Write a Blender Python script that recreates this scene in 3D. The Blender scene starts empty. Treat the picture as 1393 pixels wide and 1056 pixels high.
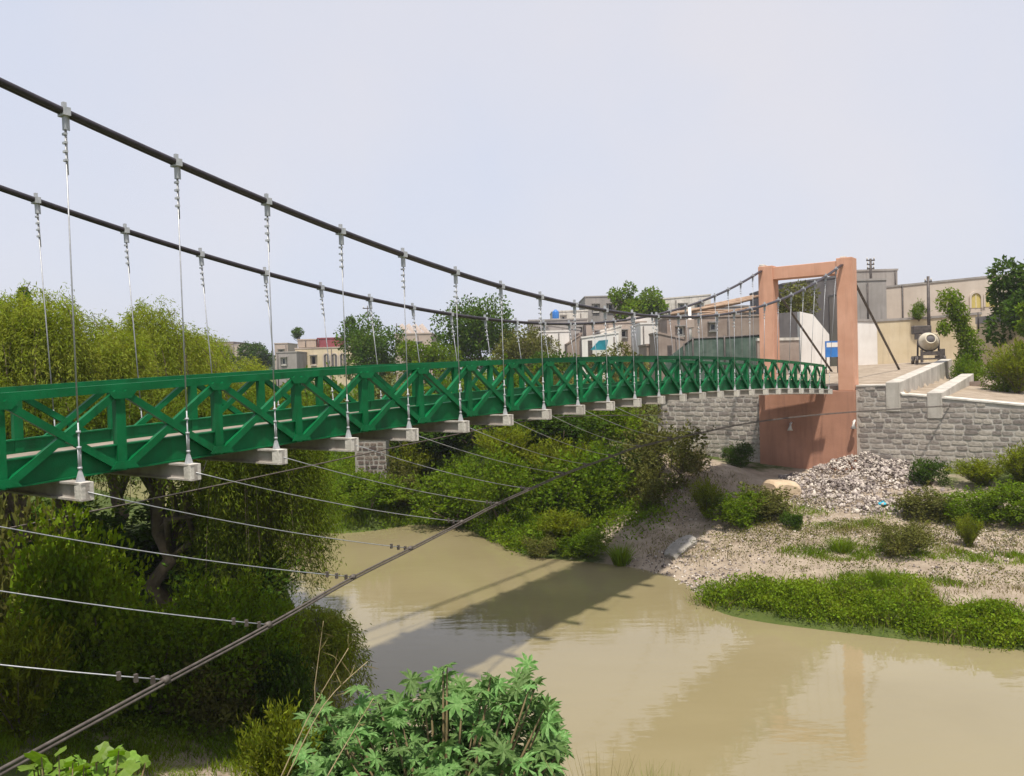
import bpy, math, random
import numpy as np
from mathutils import Vector, Matrix, Euler

SC = bpy.context.scene
COL = SC.collection
random.seed(7)
RNG = np.random.default_rng(11)
PI = math.pi

# ---------------------------------------------------------------- camera
EYE = 7.18                       # eye height above the water (water is z = 0)
FPX, PITCH, ROLL = 1092.4, 0.024, -0.0284
IW, IH = 1393.0, 1056.0
cam = bpy.data.cameras.new('camera')
cam.sensor_fit = 'HORIZONTAL'; cam.sensor_width = 36.0; cam.lens = 36.0 * FPX / IW
cam.clip_start = 0.1; cam.clip_end = 6000
camo = bpy.data.objects.new('camera', cam); COL.objects.link(camo)
camo.matrix_world = (Matrix.Translation((0, 0, EYE)) @ Matrix.Rotation(PI / 2 - PITCH, 4, 'X')
                     @ Matrix.Rotation(ROLL, 4, 'Z'))
SC.camera = camo

# ---------------------------------------------------------------- bridge axes
AZ = 0.6348
DV = np.array([math.sin(AZ), math.cos(AZ), 0.0])       # along the bridge, towards the far tower
LV = np.array([math.cos(AZ), -math.sin(AZ), 0.0])      # across, towards the near (right) side
OB = np.array([-5.5365, 10.1734, EYE])
SP = 1.5                                               # hanger spacing

# ---------------------------------------------------------------- sky, sun, exposure
SUNV = Vector(LV * 0.25 - DV * 0.33 + np.array([0, 0, 1.0])).normalized()
sun_el = math.asin(SUNV.z); sun_az = math.atan2(SUNV.x, SUNV.y)
W = bpy.data.worlds.new('World'); SC.world = W; W.use_nodes = True
nt = W.node_tree; nt.nodes.clear()
sky = nt.nodes.new('ShaderNodeTexSky'); sky.sky_type = 'NISHITA'; sky.sun_disc = False
sky.sun_elevation = sun_el; sky.sun_rotation = sun_az; sky.dust_density = 3.0; sky.air_density = 1.0
mixs = nt.nodes.new('ShaderNodeMix'); mixs.data_type = 'RGBA'; mixs.inputs[0].default_value = 0.80
mixs.inputs[7].default_value = (7.5, 7.45, 8.5, 1)
bg = nt.nodes.new('ShaderNodeBackground'); bg.inputs[1].default_value = 0.10
ow = nt.nodes.new('ShaderNodeOutputWorld')
cn = nt.nodes.new('ShaderNodeTexNoise'); cn.inputs['Scale'].default_value = 1.3; cn.inputs['Detail'].default_value = 5
cr = nt.nodes.new('ShaderNodeValToRGB'); cr.color_ramp.elements[0].position = .35; cr.color_ramp.elements[1].position = .7
cr.color_ramp.elements[0].color = (6.7, 7.45, 9.2, 1); cr.color_ramp.elements[1].color = (8.35, 8.15, 8.6, 1)
tcw = nt.nodes.new('ShaderNodeTexCoord'); nt.links.new(tcw.outputs['Generated'], cn.inputs['Vector'])
nt.links.new(cn.outputs['Fac'], cr.inputs[0]); nt.links.new(cr.outputs[0], mixs.inputs[7])
nt.links.new(sky.outputs[0], mixs.inputs[6]); nt.links.new(mixs.outputs[2], bg.inputs[0])
nt.links.new(bg.outputs[0], ow.inputs[0])
sl = bpy.data.lights.new('sun', 'SUN'); sl.energy = 5.0; sl.angle = math.radians(2.0); sl.color = (1, .95, .86)
so = bpy.data.objects.new('sun', sl); COL.objects.link(so)
so.rotation_euler = (-SUNV).to_track_quat('-Z', 'Y').to_euler()
so.location = (0, 0, 60)
SC.view_settings.view_transform = 'Standard'; SC.view_settings.look = 'None'
SC.view_settings.exposure = 0.12; SC.view_settings.gamma = 1.0; SC.view_settings.use_curve_mapping = False
SC.cycles.max_bounces = 8; SC.cycles.transparent_max_bounces = 8

# ---------------------------------------------------------------- survey helpers
def ray(u, v):
    c, s = math.cos(ROLL), math.sin(ROLL); x = u - IW / 2; y = v - IH / 2
    uu = c * x + s * y; vv = -s * x + c * y
    U = -vv / FPX
    return np.array([uu / FPX, math.cos(PITCH) + U * math.sin(PITCH), U * math.cos(PITCH) - math.sin(PITCH)])
def at(u, v, dep):
    r = ray(u, v); return r * (dep / r[1]) + np.array([0, 0, EYE])
def flat(u, v, z):
    r = ray(u, v); return r * ((z - EYE) / r[2]) + np.array([0, 0, EYE])
def BP(n, lat=0.0, z=0.0):       # bridge coordinates -> world (z measured from the eye)
    nn = n + 0.039 * lat
    return OB + nn * SP * DV + lat * LV + np.array([0, 0, z])
def bcoord(x, y):
    dx = np.asarray(x) - OB[0]; dy = np.asarray(y) - OB[1]
    return (dx * DV[0] + dy * DV[1]) / SP, dx * LV[0] + dy * LV[1]

# ---------------------------------------------------------------- materials
def mat(name, col, rough=.8, col2=None, scale=3.0, bump=0.0, bscale=20., spec=.3, metal=0., detail=6, contrast=(.35, .65),
        streak=None, island=0.0, transl=0.0, objrand=0.0, stops=None):
    m = bpy.data.materials.new(name); m.use_nodes = True
    t = m.node_tree; t.nodes.clear(); N = t.nodes.new; L = t.links.new
    out = N('ShaderNodeOutputMaterial'); b = N('ShaderNodeBsdfPrincipled')
    b.inputs['Roughness'].default_value = rough; b.inputs['Metallic'].default_value = metal
    b.inputs['Specular IOR Level'].default_value = spec
    tc = N('ShaderNodeTexCoord'); src = None
    def noise(sc, det=6, vec=None):
        n = N('ShaderNodeTexNoise'); n.inputs['Scale'].default_value = sc; n.inputs['Detail'].default_value = det
        n.inputs['Roughness'].default_value = .6
        L(vec if vec is not None else tc.outputs['Object'], n.inputs['Vector']); return n
    if col2 is not None:
        n = noise(scale, detail); r = N('ShaderNodeValToRGB')
        r.color_ramp.elements[0].position = contrast[0]; r.color_ramp.elements[1].position = contrast[1]
        r.color_ramp.elements[0].color = (*col, 1); r.color_ramp.elements[1].color = (*col2, 1)
        L(n.outputs['Fac'], r.inputs[0]); src = r.outputs[0]
    else:
        rgb = N('ShaderNodeRGB'); rgb.outputs[0].default_value = (*col, 1); src = rgb.outputs[0]
    if streak:                       # rain stains: stretched noise, a colour and a strength
        mp = N('ShaderNodeMapping'); mp.inputs['Scale'].default_value = (3.0, 3.0, .25)
        L(tc.outputs['Object'], mp.inputs[0]); n = noise(1.2, 5, mp.outputs[0])
        r = N('ShaderNodeValToRGB'); r.color_ramp.elements[0].position = .5; r.color_ramp.elements[1].position = .75
        r.color_ramp.elements[0].color = (0, 0, 0, 1); r.color_ramp.elements[1].color = (streak[1],) * 3 + (1,)
        L(n.outputs['Fac'], r.inputs[0])
        mx = N('ShaderNodeMix'); mx.data_type = 'RGBA'; L(r.outputs[0], mx.inputs[0]); L(src, mx.inputs[6])
        mx.inputs[7].default_value = (*streak[0], 1); src = mx.outputs[2]
    if island or objrand:
        if island:
            a = N('ShaderNodeAttribute'); a.attribute_name = 'tint'; rv = a.outputs['Fac']; amt = island
        else:
            a = N('ShaderNodeObjectInfo'); rv = a.outputs['Random']; amt = objrand
        hs = N('ShaderNodeHueSaturation'); mr = N('ShaderNodeMapRange')
        mr.inputs[3].default_value = 1 - amt; mr.inputs[4].default_value = 1 + amt
        L(rv, mr.inputs[0]); L(mr.outputs[0], hs.inputs['Value'])
        mr2 = N('ShaderNodeMapRange'); mr2.inputs[3].default_value = .5 - .05 * amt; mr2.inputs[4].default_value = .5 + .03 * amt
        L(rv, mr2.inputs[0]); L(mr2.outputs[0], hs.inputs['Hue'])
        L(src, hs.inputs['Color']); src = hs.outputs[0]
    L(src, b.inputs['Base Color'])
    if bump:
        n = noise(bscale, 8); bp = N('ShaderNodeBump'); bp.inputs['Strength'].default_value = bump
        bp.inputs['Distance'].default_value = .05
        L(n.outputs['Fac'], bp.inputs['Height']); L(bp.outputs[0], b.inputs['Normal'])
    if transl:
        tr = N('ShaderNodeBsdfTranslucent'); ms = N('ShaderNodeMixShader'); ms.inputs[0].default_value = transl
        hs2 = N('ShaderNodeHueSaturation'); hs2.inputs['Value'].default_value = 1.5; hs2.inputs['Saturation'].default_value = 1.1
        L(src, hs2.inputs['Color']); L(hs2.outputs[0], tr.inputs[0])
        L(b.outputs[0], ms.inputs[1]); L(tr.outputs[0], ms.inputs[2]); L(ms.outputs[0], out.inputs[0])
    else:
        L(b.outputs[0], out.inputs[0])
    return m

M = {}
M['paint'] = mat('green_paint', (.0006, .095, .026), .5, (.0012, .138, .042), 2.5, .12, 40, spec=.18, streak=((.008, .06, .02), .8))
M['salmon'] = mat('salmon_paint', (.57, .295, .19), .88, (.65, .355, .24), .9, .2, 30, streak=((.40, .205, .14), .6))
M['kerb'] = mat('parapet_concrete', (.40, .365, .315), .92, (.55, .505, .44), 1.2, .3, 20, streak=((.24, .205, .165), .7))
M['stone_dark'] = mat('dark_stone', (.10, .075, .06), .95, (.2, .155, .13), 3, .5, 14, objrand=.4)
M['salmon_dark'] = mat('dark_salmon', (.37, .185, .12), .92, (.46, .235, .155), .8, .25, 25, streak=((.25, .13, .09), .7))  # darker, rougher salmon for the whole pier wall, with streaks
M['concrete'] = mat('concrete', (.50, .46, .40), .9, (.66, .61, .54), 1.5, .25, 25, streak=((.22, .19, .16), .6))
M['beam'] = mat('beam_concrete', (.30, .265, .23), .85, (.42, .385, .34), 4, .2, 30, streak=((.25, .2, .16), .5))
M['deck'] = mat('deck', (.22, .18, .14), .9, (.30, .25, .20), 3, .2, 30)
M['cable'] = mat('cable', (.022, .016, .02), .45, (.04, .03, .035), 8, .2, 120, spec=.5)
M['galv'] = mat('galvanised', (.36, .37, .38), .6, (.5, .5, .5), 12, .1, 60, spec=.4, metal=.3)
M['rope'] = mat('wire_rope', (.30, .30, .31), .45, (.42, .42, .42), 20, spec=.5, metal=.5)
M['windrope'] = mat('wind_rope', (.07, .055, .045), .6, (.12, .1, .085), 10, spec=.4)
M['mortar'] = mat('mortar', (.37, .335, .29), .95, (.53, .485, .43), 2.0, .4, 30, streak=((.25, .22, .18), .4))
M['stone'] = mat('stone', (.25, .215, .18), .9, (.42, .37, .32), 2.5, .6, 14, objrand=.34)
M['rubble'] = mat('rubble_stone', (.27, .225, .19), .95, (.44, .38, .335), 2.0, .3, 20, island=.7)
M['rock'] = mat('rock', (.22, .20, .17), .9, (.36, .33, .29), 2.5, .5, 12)
M['dirt'] = mat('dirt_road', (.45, .33, .21), .95, (.58, .45, .31), 1.2, .4, 12)
M['cream'] = mat('cream_plaster', (.44, .365, .30), .9, (.54, .46, .385), .35, .1, 15, streak=((.36, .30, .24), .2))
M['ochre'] = mat('ochre_plaster', (.52, .42, .27), .9, (.62, .52, .36), .5, .1, 15, streak=((.30, .23, .17), .35))
M['white'] = mat('white_plaster', (.66, .61, .56), .9, (.76, .72, .67), .6, .1, 15, streak=((.42, .37, .33), .3))
M['grey'] = mat('grey_render', (.25, .225, .205), .9, (.34, .31, .285), .5, .2, 15, streak=((.15, .13, .12), .5))
M['dark'] = mat('dark_sheet', (.10, .09, .09), .7, (.15, .135, .13), .8, .2, 10, streak=((.06, .05, .05), .5))
M['brick'] = mat('raw_brick', (.25, .19, .155), .95, (.34, .27, .225), .9, .4, 12, streak=((.2, .15, .12), .5))
M['pinkish'] = mat('pink_plaster', (.36, .285, .235), .9, (.46, .375, .31), .5, .2, 15, streak=((.27, .2, .17), .4))
M['maroon'] = mat('maroon_paint', (.22, .05, .06), .7, (.27, .075, .085), 1, .1)
M['bluep'] = mat('blue_plastic', (.03, .14, .42), .4, (.05, .2, .52), 2)
M['cyan'] = mat('cyan_sheet', (.03, .33, .45), .5, (.06, .42, .55), 2)
M['net'] = mat('green_net', (.055, .085, .065), .9, (.11, .15, .12), 1.5, .3, 12, streak=((.17, .17, .15), .6))
M['yellow'] = mat('yellow_shutter', (.46, .36, .10), .7, (.55, .44, .16), 2)
M['iron'] = mat('dark_iron', (.06, .05, .045), .6, (.12, .1, .09), 5, .2, 30, spec=.4, metal=.3)
M['glass'] = mat('window_dark', (.02, .022, .025), .15, spec=.6)
M['bark'] = mat('bark', (.10, .075, .05), .95, (.17, .13, .09), 4, .6, 14)
M['tin'] = mat('tin_roof', (.33, .27, .23), .6, (.45, .38, .33), 2, .2, 10, streak=((.24, .13, .08), .6))
M['drum'] = mat('mixer_paint', (.50, .43, .31), .6, (.62, .55, .43), 3, .2, 15, streak=((.3, .24, .17), .5))
M['thatch'] = mat('thatch', (.27, .17, .11), .95, (.38, .27, .19), 2, .6, 8)
M['dry'] = mat('dry_stalk', (.40, .29, .15), .9, (.5, .4, .24), 6)
def leafmat(n, c1, c2, tr=.28, rough=.75, isl=.40, spec=.06):
    M[n] = mat(n, c1, rough, c2, .9, spec=spec, island=isl, transl=tr)
leafmat('willow', (.17, .215, .02), (.275, .305, .045), .46)
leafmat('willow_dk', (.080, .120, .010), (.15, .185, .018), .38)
leafmat('bush', (.085, .145, .009), (.15, .21, .013), .40)
leafmat('bush_olive', (.095, .10, .024), (.155, .155, .034), .26)
leafmat('feather', (.135, .17, .014), (.205, .225, .02), .40)
leafmat('grass', (.11, .18, .010), (.18, .24, .016), .38)
leafmat('grass_dry', (.16, .135, .05), (.24, .2, .085), .2)
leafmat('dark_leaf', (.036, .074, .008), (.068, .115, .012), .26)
leafmat('mid_leaf', (.052, .10, .014), (.095, .15, .018), .3)
leafmat('vine', (.115, .180, .010), (.185, .25, .016), .40)
M['castor'] = mat('castor_leaf', (.07, .16, .034), .55, (.185, .30, .10), 4.5, spec=.15, objrand=.32, transl=.25)
M['gourd'] = mat('gourd_leaf', (.13, .23, .02), .5, (.18, .29, .04), 3, spec=.3, objrand=.22, transl=.35)
M['stem'] = mat('green_stem', (.12, .10, .045), .7, (.2, .14, .07), 5)

# water
def water_mat():
    m = bpy.data.materials.new('muddy_water'); m.use_nodes = True; t = m.node_tree; b = t.nodes['Principled BSDF']
    N = t.nodes.new; L = t.links.new
    tc = N('ShaderNodeTexCoord'); n = N('ShaderNodeTexNoise'); n.inputs['Scale'].default_value = .16; n.inputs['Detail'].default_value = 7; n.inputs['Distortion'].default_value = 1.2
    L(tc.outputs['Object'], n.inputs['Vector'])
    r = N('ShaderNodeValToRGB'); r.color_ramp.elements[0].position = .3; r.color_ramp.elements[1].position = .7
    r.color_ramp.elements[0].color = (.226, .184, .096, 1); r.color_ramp.elements[1].color = (.260, .215, .117, 1)
    L(n.outputs['Fac'], r.inputs[0]); L(r.outputs[0], b.inputs['Base Color'])
    b.inputs['Roughness'].default_value = .035; b.inputs['IOR'].default_value = 1.5
    mp = N('ShaderNodeMapping'); mp.inputs['Scale'].default_value = (.8, 2.6, 1); mp.inputs['Rotation'].default_value = (0, 0, .25)
    L(tc.outputs['Object'], mp.inputs[0])
    n2 = N('ShaderNodeTexNoise'); n2.inputs['Scale'].default_value = 1.1; n2.inputs['Detail'].default_value = 3
    L(mp.outputs[0], n2.inputs['Vector'])
    bp = N('ShaderNodeBump'); bp.inputs['Strength'].default_value = .09; bp.inputs['Distance'].default_value = .06
    L(n2.outputs['Fac'], bp.inputs['Height']); L(bp.outputs[0], b.inputs['Normal'])
    return m
M['water'] = water_mat()
def ground_mat():
    m = bpy.data.materials.new('bank_ground'); m.use_nodes = True; t = m.node_tree; b = t.nodes['Principled BSDF']
    N = t.nodes.new; L = t.links.new; tc = N('ShaderNodeTexCoord')
    def ns(s, d=8):
        n = N('ShaderNodeTexNoise'); n.inputs['Scale'].default_value = s; n.inputs['Detail'].default_value = d
        n.inputs['Roughness'].default_value = .65; L(tc.outputs['Object'], n.inputs['Vector']); return n.outputs['Fac']
    def ramp(f, a, ca, bb, cb):
        r = N('ShaderNodeValToRGB'); r.color_ramp.elements[0].position = a; r.color_ramp.elements[1].position = bb
        r.color_ramp.elements[0].color = (*ca, 1); r.color_ramp.elements[1].color = (*cb, 1); L(f, r.inputs[0]); return r.outputs[0]
    dirt = ramp(ns(1.3), .3, (.22, .17, .12), .7, (.42, .34, .26))
    grs = ramp(ns(2.2), .3, (.05, .075, .015), .7, (.10, .12, .03))
    at_ = N('ShaderNodeAttribute'); at_.attribute_name = 'veg'
    ad = N('ShaderNodeMath'); ad.operation = 'ADD'; L(at_.outputs['Fac'], ad.inputs[0])
    mm = N('ShaderNodeMath'); mm.operation = 'MULTIPLY_ADD'; mm.inputs[1].default_value = 1.2; mm.inputs[2].default_value = -.6
    L(ns(.7, 10), mm.inputs[0]); L(mm.outputs[0], ad.inputs[1])
    st = N('ShaderNodeValToRGB'); st.color_ramp.elements[0].position = .4; st.color_ramp.elements[1].position = .6; L(ad.outputs[0], st.inputs[0])
    mx = N('ShaderNodeMix'); mx.data_type = 'RGBA'; L(st.outputs[0], mx.inputs[0]); L(dirt, mx.inputs[6]); L(grs, mx.inputs[7])
    L(mx.outputs[2], b.inputs['Base Color']); b.inputs['Roughness'].default_value = .95
    b.inputs['Specular IOR Level'].default_value = .15
    bp = N('ShaderNodeBump'); bp.inputs['Strength'].default_value = .8; bp.inputs['Distance'].default_value = .08
    L(ns(5, 10), bp.inputs['Height']); L(bp.outputs[0], b.inputs['Normal'])
    return m
M['ground'] = ground_mat()

# ---------------------------------------------------------------- object helpers
def tag(o, label=None, cat=None, group=None, kind=None):
    if label: o['label'] = label
    if cat: o['category'] = cat
    if group: o['group'] = group
    if kind: o['kind'] = kind
    return o
def link(name, data, parent=None):
    o = bpy.data.objects.new(name, data); COL.objects.link(o)
    if parent is not None: o.parent = parent
    return o
def empty(name, loc=(0, 0, 0), rz=0.0):
    o = bpy.data.objects.new(name, None); COL.objects.link(o)
    o.location = tuple(loc); o.rotation_euler = (0, 0, rz); o.empty_display_size = .3
    return o
def copy_obj(o, parent=None):
    c = o.copy(); COL.objects.link(c); c.parent = parent
    return c
def copy_tree(o, parent=None):
    c = copy_obj(o, parent)
    for ch in list(o.children): copy_tree(ch, c)
    return c

class MB:
    """collects verts and faces; build() links them as one mesh object"""
    def __init__(s): s.v = []; s.f = []; s.sm = []
    def add(s, vs, fs, smooth=False):
        k = len(s.v); s.v += [tuple(map(float, p)) for p in vs]
        s.f += [tuple(i + k for i in f) for f in fs]; s.sm += [smooth] * len(fs); return s
    def box(s, lo, hi):
        x0, y0, z0 = lo; x1, y1, z1 = hi
        return s.hexa([(x0, y0, z0), (x1, y0, z0), (x1, y1, z0), (x0, y1, z0)], [(x0, y0, z1), (x1, y0, z1), (x1, y1, z1), (x0, y1, z1)])
    def hexa(s, a, b):
        n = len(a)
        return s.add(list(a) + list(b), [tuple(range(n))[::-1], tuple(range(n, 2 * n))] + [(i, (i + 1) % n, n + (i + 1) % n, n + i) for i in range(n)])
    def bar(s, p, q, w, h, up=(0, 0, 1)):
        p = np.array(p, float); q = np.array(q, float); d = q - p; d /= np.linalg.norm(d)
        sd = np.cross(d, np.array(up, float)); sd /= np.linalg.norm(sd); u = np.cross(sd, d)
        c = [(-1, -1), (1, -1), (1, 1), (-1, 1)]
        return s.hexa([p + sd * w / 2 * a + u * h / 2 * b for a, b in c][::1], [q + sd * w / 2 * a + u * h / 2 * b for a, b in c])
    def tube(s, pts, r, n=8, cap=True):
        pts = [np.array(p, float) for p in pts]; m = len(pts)
        rs = r if hasattr(r, '__len__') else [r] * m
        vs = []; ref = np.array([0.13, 0.31, .94])
        for i, p in enumerate(pts):
            d = pts[min(i + 1, m - 1)] - pts[max(i - 1, 0)]; d /= (np.linalg.norm(d) + 1e-9)
            a = np.cross(d, ref)
            if np.linalg.norm(a) < .2: a = np.cross(d, np.array([1., 0, 0]))
            a /= np.linalg.norm(a); b = np.cross(d, a)
            for k in range(n):
                t = 2 * PI * k / n; vs.append(p + rs[i] * (a * math.cos(t) + b * math.sin(t)))
        fs = [(i * n + k, i * n + (k + 1) % n, (i + 1) * n + (k + 1) % n, (i + 1) * n + k) for i in range(m - 1) for k in range(n)]
        if cap: fs += [tuple(range(n))[::-1], tuple((m - 1) * n + k for k in range(n))]
        return s.add(vs, fs, True)
    def lathe(s, prof, n=20, M4=None):
        vs = []; m = len(prof)
        for (r, z) in prof:
            for k in range(n):
                t = 2 * PI * k / n; p = Vector((r * math.cos(t), r * math.sin(t), z)); vs.append(M4 @ p if M4 else p)
        fs = [(i * n + k, i * n + (k + 1) % n, (i + 1) * n + (k + 1) % n, (i + 1) * n + k) for i in range(m - 1) for k in range(n)]
        fs += [tuple(range(n))[::-1], tuple((m - 1) * n + k for k in range(n))]
        return s.add(vs, fs, True)
    def mesh(s, name, m):
        me = bpy.data.meshes.new(name); me.from_pydata(s.v, [], s.f); me.update()
        me.polygons.foreach_set('use_smooth', s.sm)
        me.materials.append(m); return me
    def build(s, name, m, parent=None, bevel=0.0):
        o = link(name, s.mesh(name, m), parent)
        if bevel:
            b = o.modifiers.new('bevel', 'BEVEL'); b.width = bevel; b.segments = 2; b.limit_method = 'ANGLE'
        return o

def npmesh(name, V, F, m, tint=None, smooth=False):
    """fast mesh from numpy arrays: V (n,3), F (k,4) or (k,3)"""
    me = bpy.data.meshes.new(name); k, c = F.shape
    me.vertices.add(len(V)); me.vertices.foreach_set('co', np.ascontiguousarray(V, np.float32).ravel())
    me.loops.add(k * c); me.loops.foreach_set('vertex_index', np.ascontiguousarray(F, np.int32).ravel())
    me.polygons.add(k); me.polygons.foreach_set('loop_start', np.arange(0, k * c, c, dtype=np.int32))
    me.polygons.foreach_set('loop_total', np.full(k, c, np.int32))
    if smooth: me.polygons.foreach_set('use_smooth', np.ones(k, bool))
    me.update(calc_edges=True)
    if tint is not None:
        a = me.attributes.new('tint', 'FLOAT', 'POINT'); a.data.foreach_set('value', np.ascontiguousarray(tint, np.float32))
    me.materials.append(m); return me
def unit(a): return a / (np.linalg.norm(a, axis=-1, keepdims=True) + 1e-9)
def rnd(n, k=3): return RNG.normal(size=(n, k))

def leaves(C, D, L, Wd, name, m, flat_bias=0.0):
    """diamond leaves at C pointing along D"""
    n = len(C); D = unit(D); S = unit(np.cross(D, rnd(n) * (1 - flat_bias) + np.array([0, 0, 1.]) * flat_bias))
    Nn = np.cross(S, D)
    L = np.broadcast_to(np.asarray(L, float), (n,))[:, None]; Wd = np.broadcast_to(np.asarray(Wd, float), (n,))[:, None]
    V = np.empty((n, 4, 3)); V[:, 0] = C; V[:, 2] = C + D * L - Nn * L * .12
    V[:, 1] = C + D * L * .45 + S * Wd * .5 + Nn * L * .05; V[:, 3] = C + D * L * .45 - S * Wd * .5 + Nn * L * .05
    F = np.arange(n * 4).reshape(n, 4)
    tint = np.repeat(RNG.random(n), 4)
    return npmesh(name, V.reshape(-1, 3), F, m, tint)
def blades(B, H, D, Wd, name, m):
    """grass blades: base B, height vector H, bend D"""
    n = len(B); S = unit(np.cross(H, rnd(n))) * np.asarray(Wd)[:, None]
    V = np.empty((n, 6, 3)); mid = B + H * .55 + D * .25; tip = B + H * .95 + D
    V[:, 0] = B - S * .5; V[:, 1] = B + S * .5; V[:, 2] = mid + S * .4; V[:, 3] = mid - S * .4; V[:, 4] = tip + S * .06; V[:, 5] = tip - S * .06
    i = np.arange(n)[:, None] * 6
    F = np.concatenate([i + np.array([[0, 1, 2, 3]]), i + np.array([[3, 2, 4, 5]])])
    return npmesh(name, V.reshape(-1, 3), F, m, np.repeat(RNG.random(n), 6))

# ---------------------------------------------------------------- terrain
CP = []     # control points x, y, z
for u, v, z in [(430, 690, 0), (540, 705, 0), (640, 720, 0), (710, 755, 0), (850, 770, 0), (930, 790, 0), (980, 835, 0), (1100, 855, 0), (1240, 872, 0),
                (1393, 885, 0), (390, 800, 0), (440, 860, 0),
                (700, 700, .9), (600, 655, 1.7), (450, 640, 1.8), (452, 610, 3.2), (800, 650, 2.2), (850, 610, 3.0), (900, 710, 1.0), (960, 710, .9),
                (1000, 770, .45), (1050, 720, .9), (1050, 685, 1.25), (1090, 655, 1.6), (1150, 745, .7), (1250, 745, .75),
                (1320, 705, 1.15), (1390, 770, .55), (1390, 650, 2.3), (1250, 660, 1.8), (1393, 835, .3), (760, 690, 1.0), (1000, 640, 2.1), (940, 620, 2.6),
                (1180, 800, .35), (520, 640, 2.4), (680, 620, 3.2)]:
    CP.append(flat(u, v, z))
for p in [(0, 20, -1.2), (2, 16, -1.0), (-3, 26, -1.1), (-6, 33, -1), (9, 15, -1), (-11, 38, -.9), (18, 11, -1), (28, 6, -1), (-18, 46, -.9),
          (25, 14.5, 0), (38, 9, 0), (40, 16, 2), (30, 24, 2.2), (-20, 56, .6), (-30, 66, 1), (-30, 54, -.6),
          (0, 0, 5.5), (-3, 2, 5.3), (-8, 4.5, 5.3), (-14, 2, 5.6), (4, 1, 5.4), (-2.75, 6.9, 3.72), (-4.6, 6.2, 3.45), (-.8, 6.2, 3.5),
          (-6, 9, 2.3), (-3, 9, 2.1), (0, 9, 1.7), (-2, 11.3, .8), (1, 11.3, .55), (.8, 12.6, 0), (-1.2, 13, 0), (-3.6, 14.2, 0), (4, 5, 3.3), (6, 8, 1.1), (8, 9.5, 0),
          (16, 5, .4), (14, 0, 4.8), (28, -4, 4), (-4.9, 16.8, 0), (-6.6, 15.2, .8), (-8, 13, 1.5), (-10, 16, 1.5), (-7, 20, .5), (-6.3, 21.5, 0), (-9, 27, .5),
          (-13, 20, 2.0), (-14, 12, 2.8), (-16, 28, 2.2), (-14, 34, 1.2), (-17, 39, .8), (-24, 44, 1.5), (-24, 24, 3), (-24, 10, 4.6), (-35, 40, 4),
          (12, 46, 3.0), (6, 50, 4.6), (-2, 52, 5.2), (-8, 56, 5.0), (2, 45, 3.6), (-5, 49, 3.4), (20, 46, 3.6), (26, 40, 3.6), (32, 36, 3.4), (-12, 62, 5.8), (-25, 78, 6.2)]:
    CP.append(np.array(p, float))
for lt_, z_ in ((-3.2, 1.9), (-5, 2.1), (-7, 2.3), (-9, 2.7), (2, 2.0), (5, 2.1), (8, 2.3)):
    q_ = OB + 23.55 * SP * DV + lt_ * LV; CP.append(np.array([q_[0], q_[1], z_]))
CP = np.array(CP)
def _phi(r2): return .5 * r2 * np.log(r2 + 1e-6)
def _tps(cp, lam=.02):
    n = len(cp); X = cp[:, :2]; K = _phi(((X[:, None] - X[None]) ** 2).sum(-1)) + lam * np.eye(n) * 30
    Pm = np.c_[np.ones(n), X]; A = np.block([[K, Pm], [Pm.T, np.zeros((3, 3))]])
    return np.linalg.solve(A, np.r_[cp[:, 2], 0, 0, 0])
TW = _tps(CP)
def sstep(a, b, x): t = np.clip((x - a) / (b - a), 0, 1); return t * t * (3 - 2 * t)
def vnoise(x, y, s, seed):
    r = np.random.default_rng(seed); ph = r.random((6, 2)) * 6.28; k = r.normal(size=(6, 2)) / s * 3
    return sum(np.sin(x * k[i, 0] + y * k[i, 1] + ph[i, 0]) for i in range(6)) / 6
WALL_N = 23.75
def walltop_rel(lat):     # top of the retaining walls, from the eye level
    lat = np.asarray(lat, float)
    return np.interp(lat, [-12, -9.6, -8.0, -6.0, -3.5, .9, 2.75, 2.76, 3.3, 9.0, 14], [-2.9, -2.35, -1.75, -1.5, -1.45, -1.32, -1.30, -1.75, -1.75, -2.35, -2.6])
def ground(x, y):
    x = np.asarray(x, float); y = np.asarray(y, float); sh = x.shape
    X = np.c_[x.ravel(), y.ravel()]; out = np.empty(len(X))
    for i in range(0, len(X), 20000):
        q = X[i:i + 20000]; d2 = ((q[:, None] - CP[None, :, :2]) ** 2).sum(-1)
        out[i:i + 20000] = _phi(d2) @ TW[:-3] + TW[-3] + q @ TW[-2:]
    z = out.reshape(sh)
    far = sstep(40, 75, np.hypot(x - 2, y - 22)); z = z * (1 - far) + 5.9 * far
    z = np.where(z > 4.6, 4.6 + 1.3 * np.tanh((z - 4.6) / 1.3), z); z = np.clip(z, -1.6, 9)
    z = z + (vnoise(x, y, 2.2, 3) * .10 + vnoise(x, y, .8, 4) * .05) * sstep(-.1, .8, z) * (1 - far * .7)
    n, lat = bcoord(x, y)
    t = walltop_rel(lat) + EYE
    rise = np.clip((n - WALL_N) * SP, 0, 40)
    road = np.where(lat < 2.8, t + np.minimum(rise * .05, 1.0), t + rise * .03)
    m = (sstep(WALL_N + .38, WALL_N + .52, n) * sstep(-11, -9, lat) * (1 - sstep(12, 16, lat))) * (1 - far * .5)
    z = np.where(n > WALL_N, z * (1 - m) + np.maximum(z, road) * m, z)
    return z
def gz(x, y): return float(ground(np.array([x]), np.array([y]))[0])
def hit(u, v, tmax=140.):
    r = ray(u, v); t = np.linspace(3, tmax, 1400); px = r[0] * t; py = r[1] * t; pz = EYE + r[2] * t
    g = ground(px, py); i = np.argmax(pz < g)
    if not (pz < g).any(): i = len(t) - 1
    return np.array([px[i], py[i], g[i]])

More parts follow.
